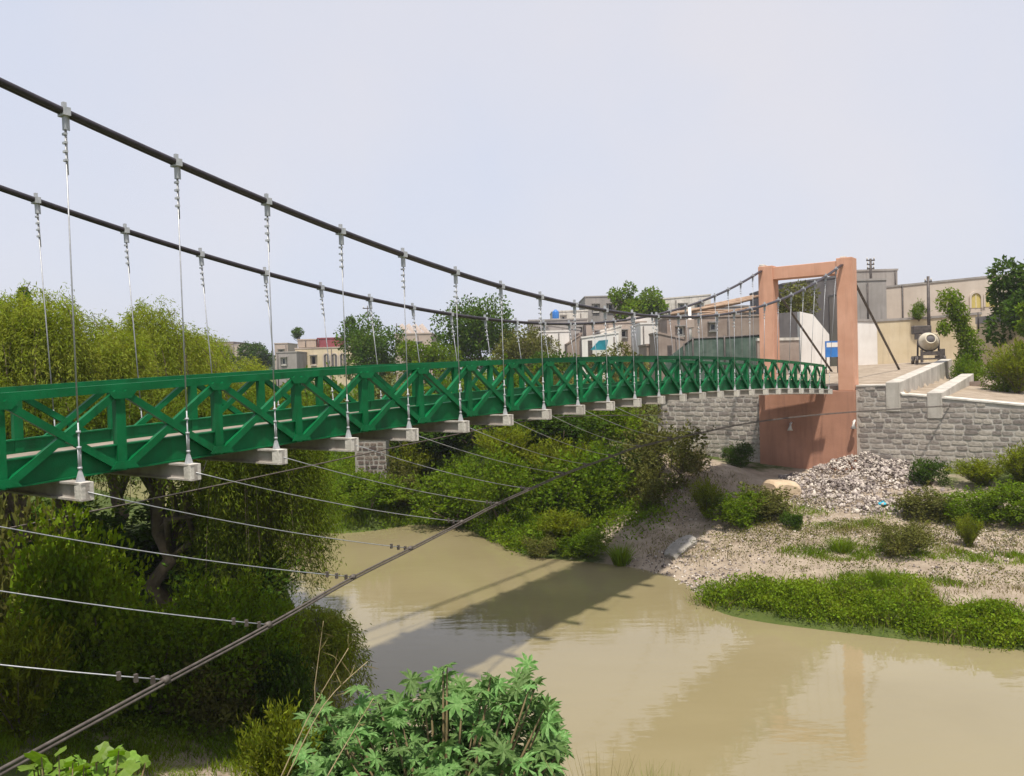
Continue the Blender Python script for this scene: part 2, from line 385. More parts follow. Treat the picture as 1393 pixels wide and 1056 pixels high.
def axis_coords(lo, hi, step, far, grow=1.25):
    a = list(np.arange(lo, hi + 1e-6, step)); s = step
    while a[-1] < far: s *= grow; a.append(a[-1] + s)
    s = step; b = []; c = lo
    while c > -far: s *= grow; c -= s; b.append(c)
    return np.array(b[::-1] + a)
XS = axis_coords(-26, 34, .36, 2200); YS = axis_coords(-2, 62, .36, 2200)
GX, GY = np.meshgrid(XS, YS); GZ = ground(GX, GY)
nx, ny = len(XS), len(YS)
idx = np.arange(nx * ny).reshape(ny, nx)
F = np.stack([idx[:-1, :-1], idx[:-1, 1:], idx[1:, 1:], idx[1:, :-1]], -1).reshape(-1, 4)
gm = npmesh('ground', np.stack([GX, GY, GZ], -1).reshape(-1, 3), F, M['ground'], smooth=True)
# where plants cover the soil (the rest is bare dirt)
def veg(x, y):
    v = np.full(np.shape(x), .75)
    n, lat = bcoord(x, y)
    for (u, vv, rx, w) in [(1010, 745, 3.6, .75), (1080, 715, 3.2, .7), (1150, 735, 3.0, .55), (1290, 760, 3.0, .6), (1370, 790, 3.4, .7), (1150, 660, 3.6, .8), (1240, 700, 2.6, .5),
                           (1360, 725, 2.5, .5), (905, 735, 2.2, .6), (900, 640, 3.2, .6), (960, 640, 3.0, .6), (780, 625, 1.4, .5), (270, 1046, 1.3, .8), (60, 975, 1.8, .5), (1215, 775, 2.0, .5)]:
        c = hit(u, vv); v = v - w * np.exp(-((x - c[0]) ** 2 + (y - c[1]) ** 2) / (rx * rx))
    v = np.where((n > WALL_N) & (lat > -6) & (lat < 12), np.minimum(v, .1), v)
    return np.clip(v, 0, 1)
VG = veg(GX, GY)
a = gm.attributes.new('veg', 'FLOAT', 'POINT'); a.data.foreach_set('value', VG.ravel().astype(np.float32))
tag(link('ground', gm), kind='structure')
wm = MB().add([(-120, -20, 0), (120, -20, 0), (120, 160, 0), (-120, 160, 0)], [(0, 1, 2, 3)])
tag(wm.build('river', M['water']), kind='structure')

# ---------------------------------------------------------------- the suspension bridge
NC = 10.709
def beamtop(n): return -.9223 - .0031 * (n - NC) ** 2
def cablez(n): return 1.4027 + (.0172 if n < NC else .0187) * (n - NC) ** 2
def cablelat(n, side):
    t = max(0, (n - NC) / (23.6 - NC)) ** 2
    return .02 + .5 * t if side > 0 else -3.80 + .42 * t
N0, N1 = -4, 23
ND_END = 23.45
LN, LF = -.36, -3.10          # the two trusses
br = empty('suspension_bridge', BP(N0 - .6, -1.73, beamtop(N0)) * np.array([1, 1, 1]))
tag(br, 'long green steel footbridge hung from dark cables across the muddy river', 'footbridge')
br.location = (0, 0, 0)
def bpart(mb, name, m, parent=br, bevel=0.0): return mb.build(name, m, parent, bevel)
ends = [N0 - .5] + [i + .5 for i in range(N0, N1)] + [ND_END]
for i in range(len(ends) - 1):                  # deck panels
    a, b = ends[i] + .004, ends[i + 1] - .004
    za, zb = beamtop(a) + .085, beamtop(b) + .085
    bpart(MB().hexa([BP(a, LF + .06, za), BP(a, LN - .06, za), BP(b, LN - .06, zb), BP(b, LF + .06, zb)],
                    [BP(a, LF + .06, za + .07), BP(a, LN - .06, za + .07), BP(b, LN - .06, zb + .07), BP(b, LF + .06, zb + .07)]), 'deck_panel', M['deck'])
for n in range(N0, N1 + 1):                     # floor beams
    z = beamtop(n); h, w = .23, .16
    A, B = BP(n, -3.62, z - h / 2), BP(n, .20, z - h / 2)
    mb = MB().bar(A, B, .05, h - .05); mb.bar(A + [0, 0, h / 2 - .0125], B + [0, 0, h / 2 - .0125], w, .025); mb.bar(A - [0, 0, h / 2 - .0125], B - [0, 0, h / 2 - .0125], w, .025)
    fb = bpart(mb, 'floor_beam', M['beam'])
    for sgn, E in ((1, B), (-1, A)):            # boxed end plate
        q = E - LV * sgn * .09
        bpart(MB().bar(q - LV * .085, q + LV * .088, w + .006, h + .004), 'end_block', M['concrete'], fb, .008)
RAIL = 1.19
for side, lat in (('near', LN), ('far', LF)):
    tr = link('side_truss', None, br)
    # chords in panel lengths
    pn = ends
    mt = MB(); mbm = MB(); 
    for i in range(len(pn) - 1):
        a, b = pn[i], pn[i + 1]
        za, zb = beamtop(a), beamtop(b)
        s = 1 if lat == LN else -1
        m1 = MB().bar(BP(a, lat, za + RAIL - .055), BP(b, lat, zb + RAIL - .055), .12, .11)
        m1.build('top_chord', M['paint'], tr)
        m2 = MB().bar(BP(a, lat, za + .19), BP(b, lat, zb + .19), .05, .33)
        m2.bar(BP(a, lat, za + .02), BP(b, lat, zb + .02), .13, .02); m2.bar(BP(a, lat, za + .365), BP(b, lat, zb + .365), .13, .02)
        m2.build('bottom_chord', M['paint'], tr)
        # crossing braces
        t, bz = RAIL - .12, .10
        if b - a > .6:
            sg = 1 if lat == LN else -1; o1 = LV * .066 * sg; o2 = LV * .075 * sg
            for (ea, eb, oo) in ((.055, t, o1), (t, .055, o2)):
                p, q = BP(a + .03, lat, za + ea) + oo, BP(b - .03, lat, zb + eb) + oo
                MB().bar(p, q, .075, .095).build('diagonal', M['paint'], tr)
    for e in pn:
        z = beamtop(e)
        MB().bar(BP(e, lat + (.02 if lat == LN else -.02), z + .012), BP(e, lat + (.02 if lat == LN else -.02), z + RAIL - .112), .13, .11, up=LV).build('post', M['paint'], tr)
        for zz, hh in ((.09, .10), (RAIL - .15, .10)):           # gusset plates
            c = BP(e, lat + (.116 if lat == LN else -.128), z + zz)
            MB().hexa([c - DV * .20 - [0, 0, hh / 2], c + DV * .20 - [0, 0, hh / 2], c + DV * .12 + [0, 0, hh / 2], c - DV * .12 + [0, 0, hh / 2]] if zz < .5 else
                      [c - DV * .12 - [0, 0, hh / 2], c + DV * .12 - [0, 0, hh / 2], c + DV * .20 + [0, 0, hh / 2], c - DV * .20 + [0, 0, hh / 2]],
                      [c - DV * .20 - [0, 0, hh / 2] + LV * .012, c + DV * .20 - [0, 0, hh / 2] + LV * .012, c + DV * .12 + [0, 0, hh / 2] + LV * .012, c - DV * .12 + [0, 0, hh / 2] + LV * .012] if zz < .5 else
                      [c - DV * .12 - [0, 0, hh / 2] + LV * .012, c + DV * .12 - [0, 0, hh / 2] + LV * .012, c + DV * .20 + [0, 0, hh / 2] + LV * .012, c - DV * .20 + [0, 0, hh / 2] + LV * .012]).build('gusset', M['paint'], tr)
    tr['label'] = 'green cross-braced railing truss on the %s side of the deck' % side
# main cables: two ropes side by side
NT = 23.85
for side in (1, -1):
    ca = link('main_cable', None, br)
    for off in (-.036, .036):
        pts = [BP(n, cablelat(n, side) + off, cablez(n)) for n in np.linspace(N0 - 1.2, NT, 70)]
        MB().tube(pts, .040, 10).build('strand', M['cable'], ca)
    ca['label'] = 'dark twin-rope suspension cable, %s one' % ('nearer' if side > 0 else 'farther')
# hangers
for side in (1, -1):
    for n in range(N0, N1 + 1):
        zt = cablez(n); zb = beamtop(n); lt = cablelat(n, side); lb = .045 if side > 0 else -3.47
        T, Bm = BP(n, lt, zt), BP(n, lb, zb)
        hg = link('hanger', MB().tube([Bm + (T - Bm) * .06, Bm + (T - Bm) * .97], .0095, 6).mesh('hanger', M['rope']), br)
        ax = (Bm - T) / np.linalg.norm(Bm - T); L = np.linalg.norm(Bm - T)
        # clamp over the cable with its bolt plates
        mb = MB().bar(T - DV * .045, T + DV * .045, .165, .10); mb.bar(T + [0, 0, .04], T + [0, 0, .125], .05, .045, up=DV)
        mb.bar(T + ax * .05, T + ax * .22, .075, .03, up=DV); mb.bar(T + ax * .05 + DV * .03, T + ax * .22 + DV * .03, .010, .06, up=DV)
        mb.build('cable_clamp', M['galv'], hg, 0)
        mb = MB().tube([T + ax * .22 + DV * .016, T + ax * min(.78, L * .4) + DV * .016], .008, 5)
        mb.build('rope_tail', M['rope'], hg)
        k = 4 if n < 12 else 3
        for i in range(k):                                     # U-bolt clips on the upper loop
            c = T + ax * (.28 + .11 * i)
            if L < .9 and i > 1: break
            MB().bar(c - LV * .05 - ax * .012, c + LV * .025 - ax * .012, .035, .028).build('rope_clip', M['galv'], hg)
        zlow = min(.75, L * .35)                               # turnbuckle and nuts over the beam
        mb = MB().tube([Bm - ax * .05, Bm - ax * zlow], .010, 6)
        mb.tube([Bm - ax * .16 + DV * .017, Bm - ax * .42 + DV * .017], .006, 5); mb.tube([Bm - ax * .16 - DV * .017, Bm - ax * .42 - DV * .017], .006, 5)
        mb.build('turnbuckle', M['galv'], hg)
        for hh in (.16, .42, min(.62, L * .33)):
            MB().tube([Bm - ax * hh, Bm - ax * (hh + .03)], .028, 6).build('nut', M['galv'], hg)
        MB().hexa([Bm - DV * .05 - LV * .03, Bm + DV * .05 - LV * .03, Bm + DV * .05 + LV * .03, Bm - DV * .05 + LV * .03],
                  [Bm - DV * .014 - LV * .014 - ax * .15, Bm + DV * .014 - LV * .014 - ax * .15, Bm + DV * .014 + LV * .014 - ax * .15, Bm - DV * .014 + LV * .014 - ax * .15]).build('shackle', M['galv'], hg)
# wind cables with ties to the beam ends
wpts = [at(-60, 1080, 5.3), at(0, 1047, 6), at(225, 925, 8), at(365, 850, 10), at(480, 785, 12), at(558, 746, 14), at(628, 710, 16.2), at(676, 685, 18), at(720, 665, 19.5), at(768, 644, 21.8),
        at(833, 620, 25), at(870, 607, 26.5), at(950, 589, 30), at(1033, 573, 33), at(1160, 560, 34.5), at(1393, 546, 37), at(1500, 541, 38)]
def smooth_path(pts, per=6):
    P_ = [np.array(p) for p in pts]; out = []
    for i in range(len(P_) - 1):
        a, b, c, d = P_[max(i - 1, 0)], P_[i], P_[i + 1], P_[min(i + 2, len(P_) - 1)]
        for k in range(per):
            t = k / per; out.append(.5 * ((2 * b) + (-a + c) * t + (2 * a - 5 * b + 4 * c - d) * t * t + (-a + 3 * b - 3 * c + d) * t ** 3))
    return out + [P_[-1]]
wc = link('wind_cable', None, br); wc['label'] = 'thin dark guy rope stretched low over the river'
wp = smooth_path(wpts)
MB().tube([p + np.array([0, 0, .0]) for p in wp], .015, 6).build('strand', M['windrope'], wc)
MB().tube([p + np.array([0, 0, -.034]) + LV * .012 for p in wp], .015, 6).build('strand', M['windrope'], wc)
def clip_at(p, d, par):
    d = d / np.linalg.norm(d)
    for i in range(3):
        c = p + d * (.12 + .16 * i)
        MB().bar(c - [0, 0, .06], c + [0, 0, .02], .035, .035, up=DV).build('rope_clip', M['windrope'], par)
ties = [(-3, wpts[2]), (-2, wpts[3]), (-1, wpts[4]), (0, wpts[5]), (1, wpts[6]), (2, wpts[7]), (3, wpts[8]), (4, wpts[9]), (5, at(800, 632, 23.4)), (6, wpts[10]), (7, wpts[11]), (8, at(912, 596, 28.2)), (9, wpts[12])]
for n, q in ties:
    p = BP(n, .20, beamtop(n) - .12); Lt = np.linalg.norm(q - p)
    pts = [p + (q - p) * t - np.array([0, 0, 1]) * .045 * Lt * t * (1 - t) * 1.2 for t in np.linspace(0, 1, 12)]
    ti = link('tie_rope', MB().tube(pts, .0075, 5).mesh('tie_rope', M['rope']), br)
    clip_at(q, p - q, ti)
    MB().tube([q + (wp[10] - wp[16]) / np.linalg.norm(wp[10] - wp[16]) * .04, q - (wp[10] - wp[16]) / np.linalg.norm(wp[10] - wp[16]) * .04], .04, 8).build('cable_band', M['windrope'], ti)
wc2 = link('wind_cable', None, br); wc2['label'] = 'guy rope passing under the deck on the far side'
w2 = smooth_path([BP(-3, -8.5, -3.4), BP(0, -6.6, -2.9), BP(4, -4.6, -2.25), BP(8, -3.75, -1.75), BP(11, -3.7, -1.6), BP(15, -4.4, -1.9), BP(20, -6.5, -2.4), BP(24, -9.0, -2.9)])
MB().tube(w2, .017, 6).build('strand', M['windrope'], wc2)
for n, k in ((0, 6), (3, 11), (6, 16), (9, 21), (12, 25)):
    link('tie_rope', MB().tube([BP(n, -3.62, beamtop(n) - .12), w2[k]], .009, 5).mesh('tie_rope', M['rope']), br)

# ---------------------------------------------------------------- the tower
tw = empty('bridge_tower', (0, 0, 0))
tag(tw, 'salmon painted concrete gateway tower with pier wall at the far bank', 'bridge tower')
TN = 23.6
def tblock(l0, l1, dn0, dn1, z0, z1, name, m=M['salmon'], par=tw, bev=.02, l0b=None, l1b=None):
    # block in bridge coordinates; dn in metres behind the tower front
    c0 = BP(TN, 0, 0)
    def q(l, dd, z): return c0 + LV * l + DV * dd + np.array([0, 0, z])
    l0b = l0 if l0b is None else l0b; l1b = l1 if l1b is None else l1b
    return MB().hexa([q(l0b, dn0, z0), q(l1b, dn0, z0), q(l1b, dn1, z0), q(l0b, dn1, z0)], [q(l0, dn0, z1), q(l1, dn0, z1), q(l1, dn1, z1), q(l0, dn1, z1)]).build(name, m, par, bev)
tblock(.25, .97, 0, .9, -1.50, 4.84, 'leg')
tblock(-3.53, -2.80, 0, .9, -1.50, 4.80, 'leg')
tblock(-2.803, .253, .06, .84, 4.10, 4.72, 'crossbeam')
tblock(-3.62, 1.0, -.02, .92, -7.0, -1.503, 'pier_wall', M['salmon_dark'])
for l_ in (.52, -3.40):
    tblock(l_ - .12, l_ + .12, .1, .8, 4.60 if l_ < 0 else 4.66, 4.92, 'cable_saddle', M['concrete'], tw, .03)
for u, v, dd in ((1077, 575, -.02), (1163, 572, -.02)):
    r = ray(u, v); A = BP(TN, 0, 0) - DV * .03 - np.array([0, 0, EYE]); t = (A @ DV) / (r @ DV); p = r * t + np.array([0, 0, EYE])
    MB().tube([p - DV * .02, p - DV * .22 - [0, 0, .05], p - DV * .26 - [0, 0, .38]], [.05, .06, .14], 8).build('drain_spout', M['white'], tw)
# back stays of the main cables, to the ground behind
for l_, z0, side in ((.52, 4.5, 1), (-3.40, 4.4, -1)):
    a = BP(TN, 0, 0) + LV * l_ + DV * .85 + np.array([0, 0, z0]); b = BP(TN, 0, 0) + LV * (l_ + .1) + DV * 12.5 + np.array([0, 0, -.75])
    bs = link('back_stay', None, br)
    for off in (-.036, .036): MB().tube([a + LV * off, b + LV * off], .034, 8).build('strand', M['windrope'], bs)
# ---------------------------------------------------------------- masonry retaining walls
def stone_variant(i):
    r = np.random.default_rng(100 + i); mb = MB()
    pr = [(-.5, -.36), (-.38, -.5), (.36, -.5), (.5, -.38), (.5, .36), (.36, .5), (-.4, .5), (-.5, .38)]
    pr = [(x + r.normal() * .035, z + r.normal() * .05) for x, z in pr]
    return mb.hexa([(x, .5, z) for x, z in pr], [(x * .96, -.5, z * .94) for x, z in pr]).mesh('stone', M['stone'])
STV = [stone_variant(i) for i in range(7)]
def masonry(name, label, cat, lat0, lat1, zbase, topfn, front, course=.245, thick=1.15, maxst=298, smin=.3, smax=.62, origin=None, D=None, Lx=None, core='mortar', sm=None):
    D = DV if D is None else D; Lx = LV if Lx is None else Lx
    c0 = (BP(WALL_N, 0, 0) if origin is None else origin) + D * front
    o = empty(name, c0 + Lx * lat0); o.location = tuple(np.r_[(c0 + Lx * lat0)[:2], zbase])
    base = np.array(o.location)
    rz = math.atan2(Lx[1], Lx[0]); o.rotation_euler = (0, 0, rz)
    tag(o, label, cat)
    Ln = lat1 - lat0; k = max(2, int(Ln / .5)); xs = np.linspace(0, Ln, k + 1)
    tops = np.array([topfn(lat0 + x) + EYE - zbase for x in xs])
    mb = MB(); prof = [(0, 0)] + [(Ln, 0)] + [(x, t) for x, t in zip(xs[::-1], tops[::-1])]
    mb.hexa([(x, 0, z) for x, z in prof], [(x, thick, z) for x, z in prof]); mb.build('mortar', M[core], o)
    cp = MB()
    for i in range(k): cp.hexa([(xs[i] + .003, -.05, tops[i] + .003), (xs[i + 1] - .003, -.05, tops[i + 1] + .003), (xs[i + 1] - .003, thick, tops[i + 1] + .003), (xs[i] + .003, thick, tops[i] + .003)],
                               [(xs[i] + .003, -.05, tops[i] + .07), (xs[i + 1] - .003, -.05, tops[i + 1] + .07), (xs[i + 1] - .003, thick, tops[i + 1] + .07), (xs[i] + .003, thick, tops[i] + .07)])
    cp.build('coping', M['concrete'], o)
    cnt = 0; z = course * .5 + .02; row = 0; cand = []
    while z < tops.max() - .05:
        x = random.uniform(0, .25)
        while x < Ln - .15:
            w = random.uniform(smin, smax)
            if x + w > Ln: w = Ln - x
            tz = np.interp(x + w / 2, xs, tops)
            if z + course * .35 < tz and w > .15: cand.append((x + w / 2, z + random.uniform(-.02, .02), w))
            x += w + .0
        z += course; row += 1
    cand.sort(key=lambda c: -c[1])
    for (x, z, w) in cand[:maxst]:
        s = link('stone', random.choice(STV), o)
        if sm: s.material_slots[0].link = 'OBJECT'; s.material_slots[0].material = M[sm]
        s.location = (x, .012 + random.uniform(-.012, .012), z); s.scale = (w - random.uniform(.04, .08), .07, course - random.uniform(.045, .09)); s.rotation_euler = (0, random.uniform(-.04, .04), 0)
    return o
right_wall = masonry('stone_wall', 'coursed grey stone retaining wall to the right of the salmon tower', 'retaining wall', 1.0, 9.6, 1.2, lambda l: float(walltop_rel(l)), 0.0)
left_wall = masonry('stone_wall', 'coursed stone retaining wall to the left of the tower under the green deck', 'retaining wall', -9.4, -3.62, 1.4, lambda l: float(walltop_rel(l)), .02)
# short stone pier by the grassy slope
q0 = hit(484, 652); q1 = at(516, 650, q0[1])
masonry('stone_wall', 'short dark stone pier wall by the grassy slope far under the deck', 'retaining wall', 0, 1.5, q0[2] - .5, lambda l: (at(500, 598, q0[1])[2] - EYE), 0, course=.22, smin=.2, smax=.42,
        origin=np.array([q0[0], q0[1], 0.]), D=np.array([0, 1., 0]), Lx=np.array([1., 0, 0]), core='rock', sm='stone_dark')
# concrete parapets of the approach
def parapet(label, lat, n0m, n1m, z0, z1, zb0, zb1, w=.62):
    c = BP(WALL_N, 0, 0)
    def q(l, m_, z): return c + LV * l + DV * m_ + np.array([0, 0, z])
    o = empty('concrete_parapet', q(lat, n0m, zb0)); tag(o, label, 'parapet', 'approach parapets')
    off = np.array(o.location); step = (n1m - n0m) / 4
    for i in range(4):
        a, b = n0m + i * step + .006, n0m + (i + 1) * step - .006
        f = lambda m_, A, B: A + (B - A) * (m_ - n0m) / (n1m - n0m)
        MB().hexa([q(lat - w / 2, a, f(a, zb0, zb1)) - off, q(lat + w / 2, a, f(a, zb0, zb1)) - off, q(lat + w / 2, b, f(b, zb0, zb1)) - off, q(lat - w / 2, b, f(b, zb0, zb1)) - off],
                  [q(lat - w / 2, a, f(a, z0, z1)) - off, q(lat + w / 2, a, f(a, z0, z1)) - off, q(lat + w / 2, b, f(b, z0, z1)) - off, q(lat - w / 2, b, f(b, z0, z1)) - off]).build('wall_panel', M['kerb'], o, .03)
    return o
parapet('pale concrete parapet edging the dirt ramp beside the tower', 2.62, -.06, 16, -1.12, -.16, -2.5, -2.0)
parapet('lower pale concrete parapet on the outer side of the ramp', 4.35, -.06, 11, -1.62, -1.0, -2.8, -2.6)
# ---------------------------------------------------------------- buildings
def facade(u0, u1, vt, vb, dep):
    a = at(u0, (vt + vb) / 2, dep); b = at(u1, (vt + vb) / 2, dep); um = (u0 + u1) / 2
    return a[0], b[0], at(um, vb, dep)[2], at(um, vt, dep)[2]
def house(label, u0, u1, vt, vb, dep, depth, m, wins=(), parapet=True, rz=0.0, cat='house', name='house', base=None, slope=0.0, door=None, trim=None, arch=()):
    x0, x1, z0, z1 = facade(u0, u1, vt, vb, dep); zb = (min(gz((x0 + x1) / 2, dep), z0) - .3) if base is None else base
    o = empty(name, ((x0 + x1) / 2, dep, zb), rz); tag(o, label, cat)
    w = (x1 - x0) / 2; h = z1 - zb; px = dep / FPX
    MB().hexa([(-w, 0, 0), (w, 0, 0), (w, depth, 0), (-w, depth, 0)], [(-w, 0, h - slope), (w, 0, h + slope), (w, depth, h + slope), (-w, depth, h - slope)]).build('wall', m, o)
    if parapet:
        t = .16; e = .06
        rf = MB()
        rf.hexa([(-w - e, -e, h - slope + .004), (w + e, -e, h + slope + .004), (w + e, .3, h + slope + .004), (-w - e, .3, h - slope + .004)],
                [(-w - e, -e, h + t - slope), (w + e, -e, h + t + slope), (w + e, .3, h + t + slope), (-w - e, .3, h + t - slope)])
        rf.box((-w - e, .303, h + .004 - slope), (-w + .25, depth, h + t - slope)); rf.box((w - .25, .303, h + .004 + slope), (w + e, depth, h + t + slope))
        rf.build('parapet', trim or m, o)
    cx, cz = (u0 + u1) / 2, vb
    for (a, b, c, d) in list(wins):
        xa, xb = ((a - cx) * px, (b - cx) * px); za = at(cx, d, dep)[2] - zb; zt = at(cx, c, dep)[2] - zb
        wn = link('window', MB().box((xa, -.05, za), (xb, .05, zt)).mesh('window', trim or M['concrete']), o)
        MB().box((xa + .1, -.062, za + .1), (xb - .1, -.02, zt - .1)).build('pane', M['glass'], wn)
        MB().box((xa - .1, -.16, za - .12), (xb + .1, -.003, za - .004)).build('sill', M['concrete'], wn)
    for (a, b, c, d, mm) in list(arch):
        xa, xb = ((a - cx) * px, (b - cx) * px); za = at(cx, d, dep)[2] - zb; zt = at(cx, c, dep)[2] - zb
        r = (xb - xa) / 2; xm = (xa + xb) / 2
        pr = [(xa, za), (xb, za)] + [(xm + r * math.cos(t), zt - r + r * math.sin(t)) for t in np.linspace(0, PI, 13)]
        wn = link('window', MB().hexa([(x, -.03, z) for x, z in pr], [(x, .2, z) for x, z in pr]).mesh('window', mm), o)
        ro = [(xm + (r + .16) * math.cos(t), zt - r + (r + .16) * math.sin(t)) for t in np.linspace(0, PI, 13)]
        ri = [(xm + r * math.cos(t), zt - r + r * math.sin(t)) for t in np.linspace(0, PI, 13)]
        fr = MB()
        pts_o = [(xb + .16, za)] + ro + [(xa - .16, za)]; pts_i = [(xb, za)] + ri + [(xa, za)]
        for i in range(len(pts_o) - 1):
            A, B, C, D = pts_o[i], pts_o[i + 1], pts_i[i + 1], pts_i[i]
            fr.hexa([(p[0], -.12, p[1]) for p in (A, B, C, D)], [(p[0], .06, p[1]) for p in (A, B, C, D)])
        fr.build('frame', M['cream'], wn)
        MB().box((xm - .04, -.055, za), (xm + .04, -.032, zt - .05)).build('mullion', M['ochre'], wn)
    rs = random.Random(int(u0 * 7 + vt)); hp = z1 - zb
    xp = rs.uniform(-w * .9, w * .9); MB().tube([(xp, -.09, 0), (xp, -.09, h * .97)], .06, 6).build('drain_pipe', M['iron'], o)
    for (a, b, c, d) in list(wins):
        xa, xb = ((a - cx) * px, (b - cx) * px); zt = at(cx, c, dep)[2] - zb; MB().box((xa - .2, -.5, zt + .05), (xb + .2, -.003, zt + .15)).build('sunshade', M['grey'], o)
    if door:
        a, b, c, d = door; xa, xb = ((a - cx) * px, (b - cx) * px); za = at(cx, d, dep)[2] - zb; zt = at(cx, c, dep)[2] - zb
        MB().box((xa, -.04, za), (xb, .05, zt)).build('door', M['iron'], o)
    return o

big = house('large cream plastered building with two arched windows at the right', 1168, 1420, 383, 492, 66, 14, M['cream'], parapet=True, slope=.55, cat='building', name='building', trim=M['grey'],
            arch=[(1321, 1334, 400, 420, M['yellow']), (1340, 1353, 399, 419, M['yellow'])])
def stick(mb, *a): return mb
px66 = 66 / FPX
for uu, top in ((1171, 395), (1196, 393)):
    p = at(uu, top, 65.93); q = at(uu, 437, 65.93); lp = np.array(big.location)
    MB().tube([p - lp, q - lp], .09, 6).build('drain_pipe', M['iron'], big)
# broken lower storey / compound wall in front
def wallthing(label, pts, zb, thick, m, cap=None, cat='wall', name='boundary_wall', caph=.18):
    """pts: list of (x, y, ztop)"""
    o = empty(name, (pts[0][0], pts[0][1], zb)); tag(o, label, cat); off = np.array(o.location)
    mb = MB(); cb = MB()
    for i in range(len(pts) - 1):
        a, b = np.array(pts[i], float), np.array(pts[i + 1], float); d = b[:2] - a[:2]; nn = np.array([-d[1], d[0]]) / np.linalg.norm(d) * thick
        if nn[1] < 0: nn = -nn
        A = np.r_[a[:2], zb]; B = np.r_[b[:2], zb]; nn3 = np.r_[nn, 0]
        mb.hexa([A - off, B - off, B + nn3 - off, A + nn3 - off], [a - off, b - off, b + nn3 - off, a + nn3 - off])
        if cap is not None:
            e = nn3 * (.06 / thick); z3 = np.array([0, 0, 1.])
            cb.hexa([a - e - off + z3 * .004, b - e - off + z3 * .004, b + nn3 + e - off + z3 * .004, a + nn3 + e - off + z3 * .004],
                    [a - e - off + z3 * caph, b - e - off + z3 * caph, b + nn3 + e - off + z3 * caph, a + nn3 + e - off + z3 * caph])
    mb.build('wall', m, o)
    if cap is not None: cb.build('coping', cap, o)
    return o
wallthing('stained ochre compound wall behind the cement mixer', [at(1192, 438, 60), at(1262, 434, 60), at(1335, 428, 58)], 6.0, .35, M['ochre'], M['grey'])
wallthing('white plastered wall section between tower leg and ochre wall', [at(1150, 437, 58.5), at(1193, 438, 58.5)], 6.0, .35, M['white'], M['grey'])
wallthing('grey capped boundary wall at the right edge above the shrubs', [at(1328, 441, 52), at(1360, 438, 50), at(1420, 434, 48)], 4.5, .35, M['ochre'], M['grey'], caph=.45)
house('grey rooftop block on the cream building', 1160, 1221, 369, 395, 70, 5, M['grey'], base=12.2, cat='building', name='building')
house('dark sheet-clad building seen through the tower gateway', 1066, 1166, 381, 470, 72, 10, M['dark'], slope=.35, cat='building', name='building')
wallthing('white sloping wall seen through the gateway', [at(1088, 424, 54), at(1106, 428, 54), at(1128, 455, 54)], 5.5, .5, M['white'])
wallthing('grey block wall left of the white sloping wall inside the gateway', [at(1040, 428, 56), at(1087, 424, 56)], 5.5, .3, M['dark'])
wallthing('low whitewashed brick wall inside the gateway', [at(1030, 464, 52), at(1087, 463, 52)], 5.5, .3, M['brick'], M['concrete'])
wallthing('low dark broken wall behind the outer parapet', [at(1300, 521, 44), at(1335, 518, 43), at(1345, 524, 42.7), at(1400, 520, 41)], 4.6, .4, M['brick'], cat='wall')
# blue notice board
bp_ = at(1132, 475, 50); bo = empty('notice_board', (bp_[0], bp_[1], gz(bp_[0], bp_[1])))
tag(bo, 'blue notice board beside the right tower leg', 'notice board')
hz = bp_[2] - bo.location.z
MB().box((-.42, 0, hz - .5), (.42, .05, hz + .5)).build('panel', M['bluep'], bo)
MB().box((-.34, -.012, hz + .12), (.34, -.003, hz + .4)).build('white_band', M['white'], bo)
for s in (-.36, .36): MB().box((s - .03, .055, -.3), (s + .03, .11, hz + .5)).build('post', M['iron'], bo)
# village behind the bridge, left to right
house('distant brick house with flat roof at the far left', 288, 318, 466, 500, 210, 12, M['brick'], wins=[(296, 301, 472, 480), (306, 311, 472, 480)])
house('distant low brick house beside the far left one', 319, 342, 469, 500, 205, 10, M['pinkish'], wins=[(326, 331, 474, 481)])
house('small pale pump house behind the green trees', 374, 392, 468, 512, 130, 6, M['pinkish'], wins=[(380, 386, 476, 484)])
hA = house('beige house with arched front columns', 402, 482, 474, 515, 105, 9, M['ochre'], wins=[(424, 430, 484, 496)], trim=M['pinkish'], arch=[(441, 448, 482, 510, M['dark']), (451, 459, 482, 510, M['dark']), (463, 470, 482, 510, M['dark'])])
house('maroon rooftop room on the beige arched house', 432, 461, 461, 474, 106, 5, M['maroon'], base=at(446, 474.5, 106)[2] + .2)
house('tan rooftop parapet room beside the maroon one', 405, 430, 463, 474, 107, 5, M['pinkish'], base=at(418, 474.5, 107)[2] + .2)
house('grey wall house left of the beige arched house', 376, 404, 480, 515, 100, 6, M['grey'], wins=[(384, 389, 487, 496)])
hS = house('tan house with slanted panels on its roof', 538, 588, 455, 515, 95, 8, M['pinkish'], wins=[(548, 554, 466, 476), (566, 573, 466, 476)])
for i in range(4):
    u = 545 + i * 9
    a, b = at(u, 442 , 96.5), at(u + 11, 455, 95.6)
    sp = empty('roof_panel', (a[0], a[1], b[2])); sp.location = tuple(b)
    tag(sp, 'slanted grey panel on the roof of the tan house', 'roof panel', 'slanted roof panels')
    o_ = np.array(sp.location); MB().bar(b - o_, a - o_, .55, .06, up=(0, -1, .4)).build('sheet', M['tin'], sp); MB().bar(a - o_, np.array([a[0], a[1], b[2]]) - o_, .06, .06, up=(0, 1, 0)).build('prop', M['iron'], sp)
house('grey rendered house with parapet under the cable', 720, 800, 436, 500, 88, 8, M['grey'], wins=[(735, 741, 447, 457), (762, 768, 447, 457), (784, 790, 447, 457)])
house('low pale house with broken front wall', 726, 775, 452, 505, 80, 6, M['white'], wins=[(744, 749, 461, 470)])
house('small whitewashed shed with dark doorway', 792, 842, 457, 505, 76, 5, M['white'], door=(800, 806, 463, 500), slope=.2)
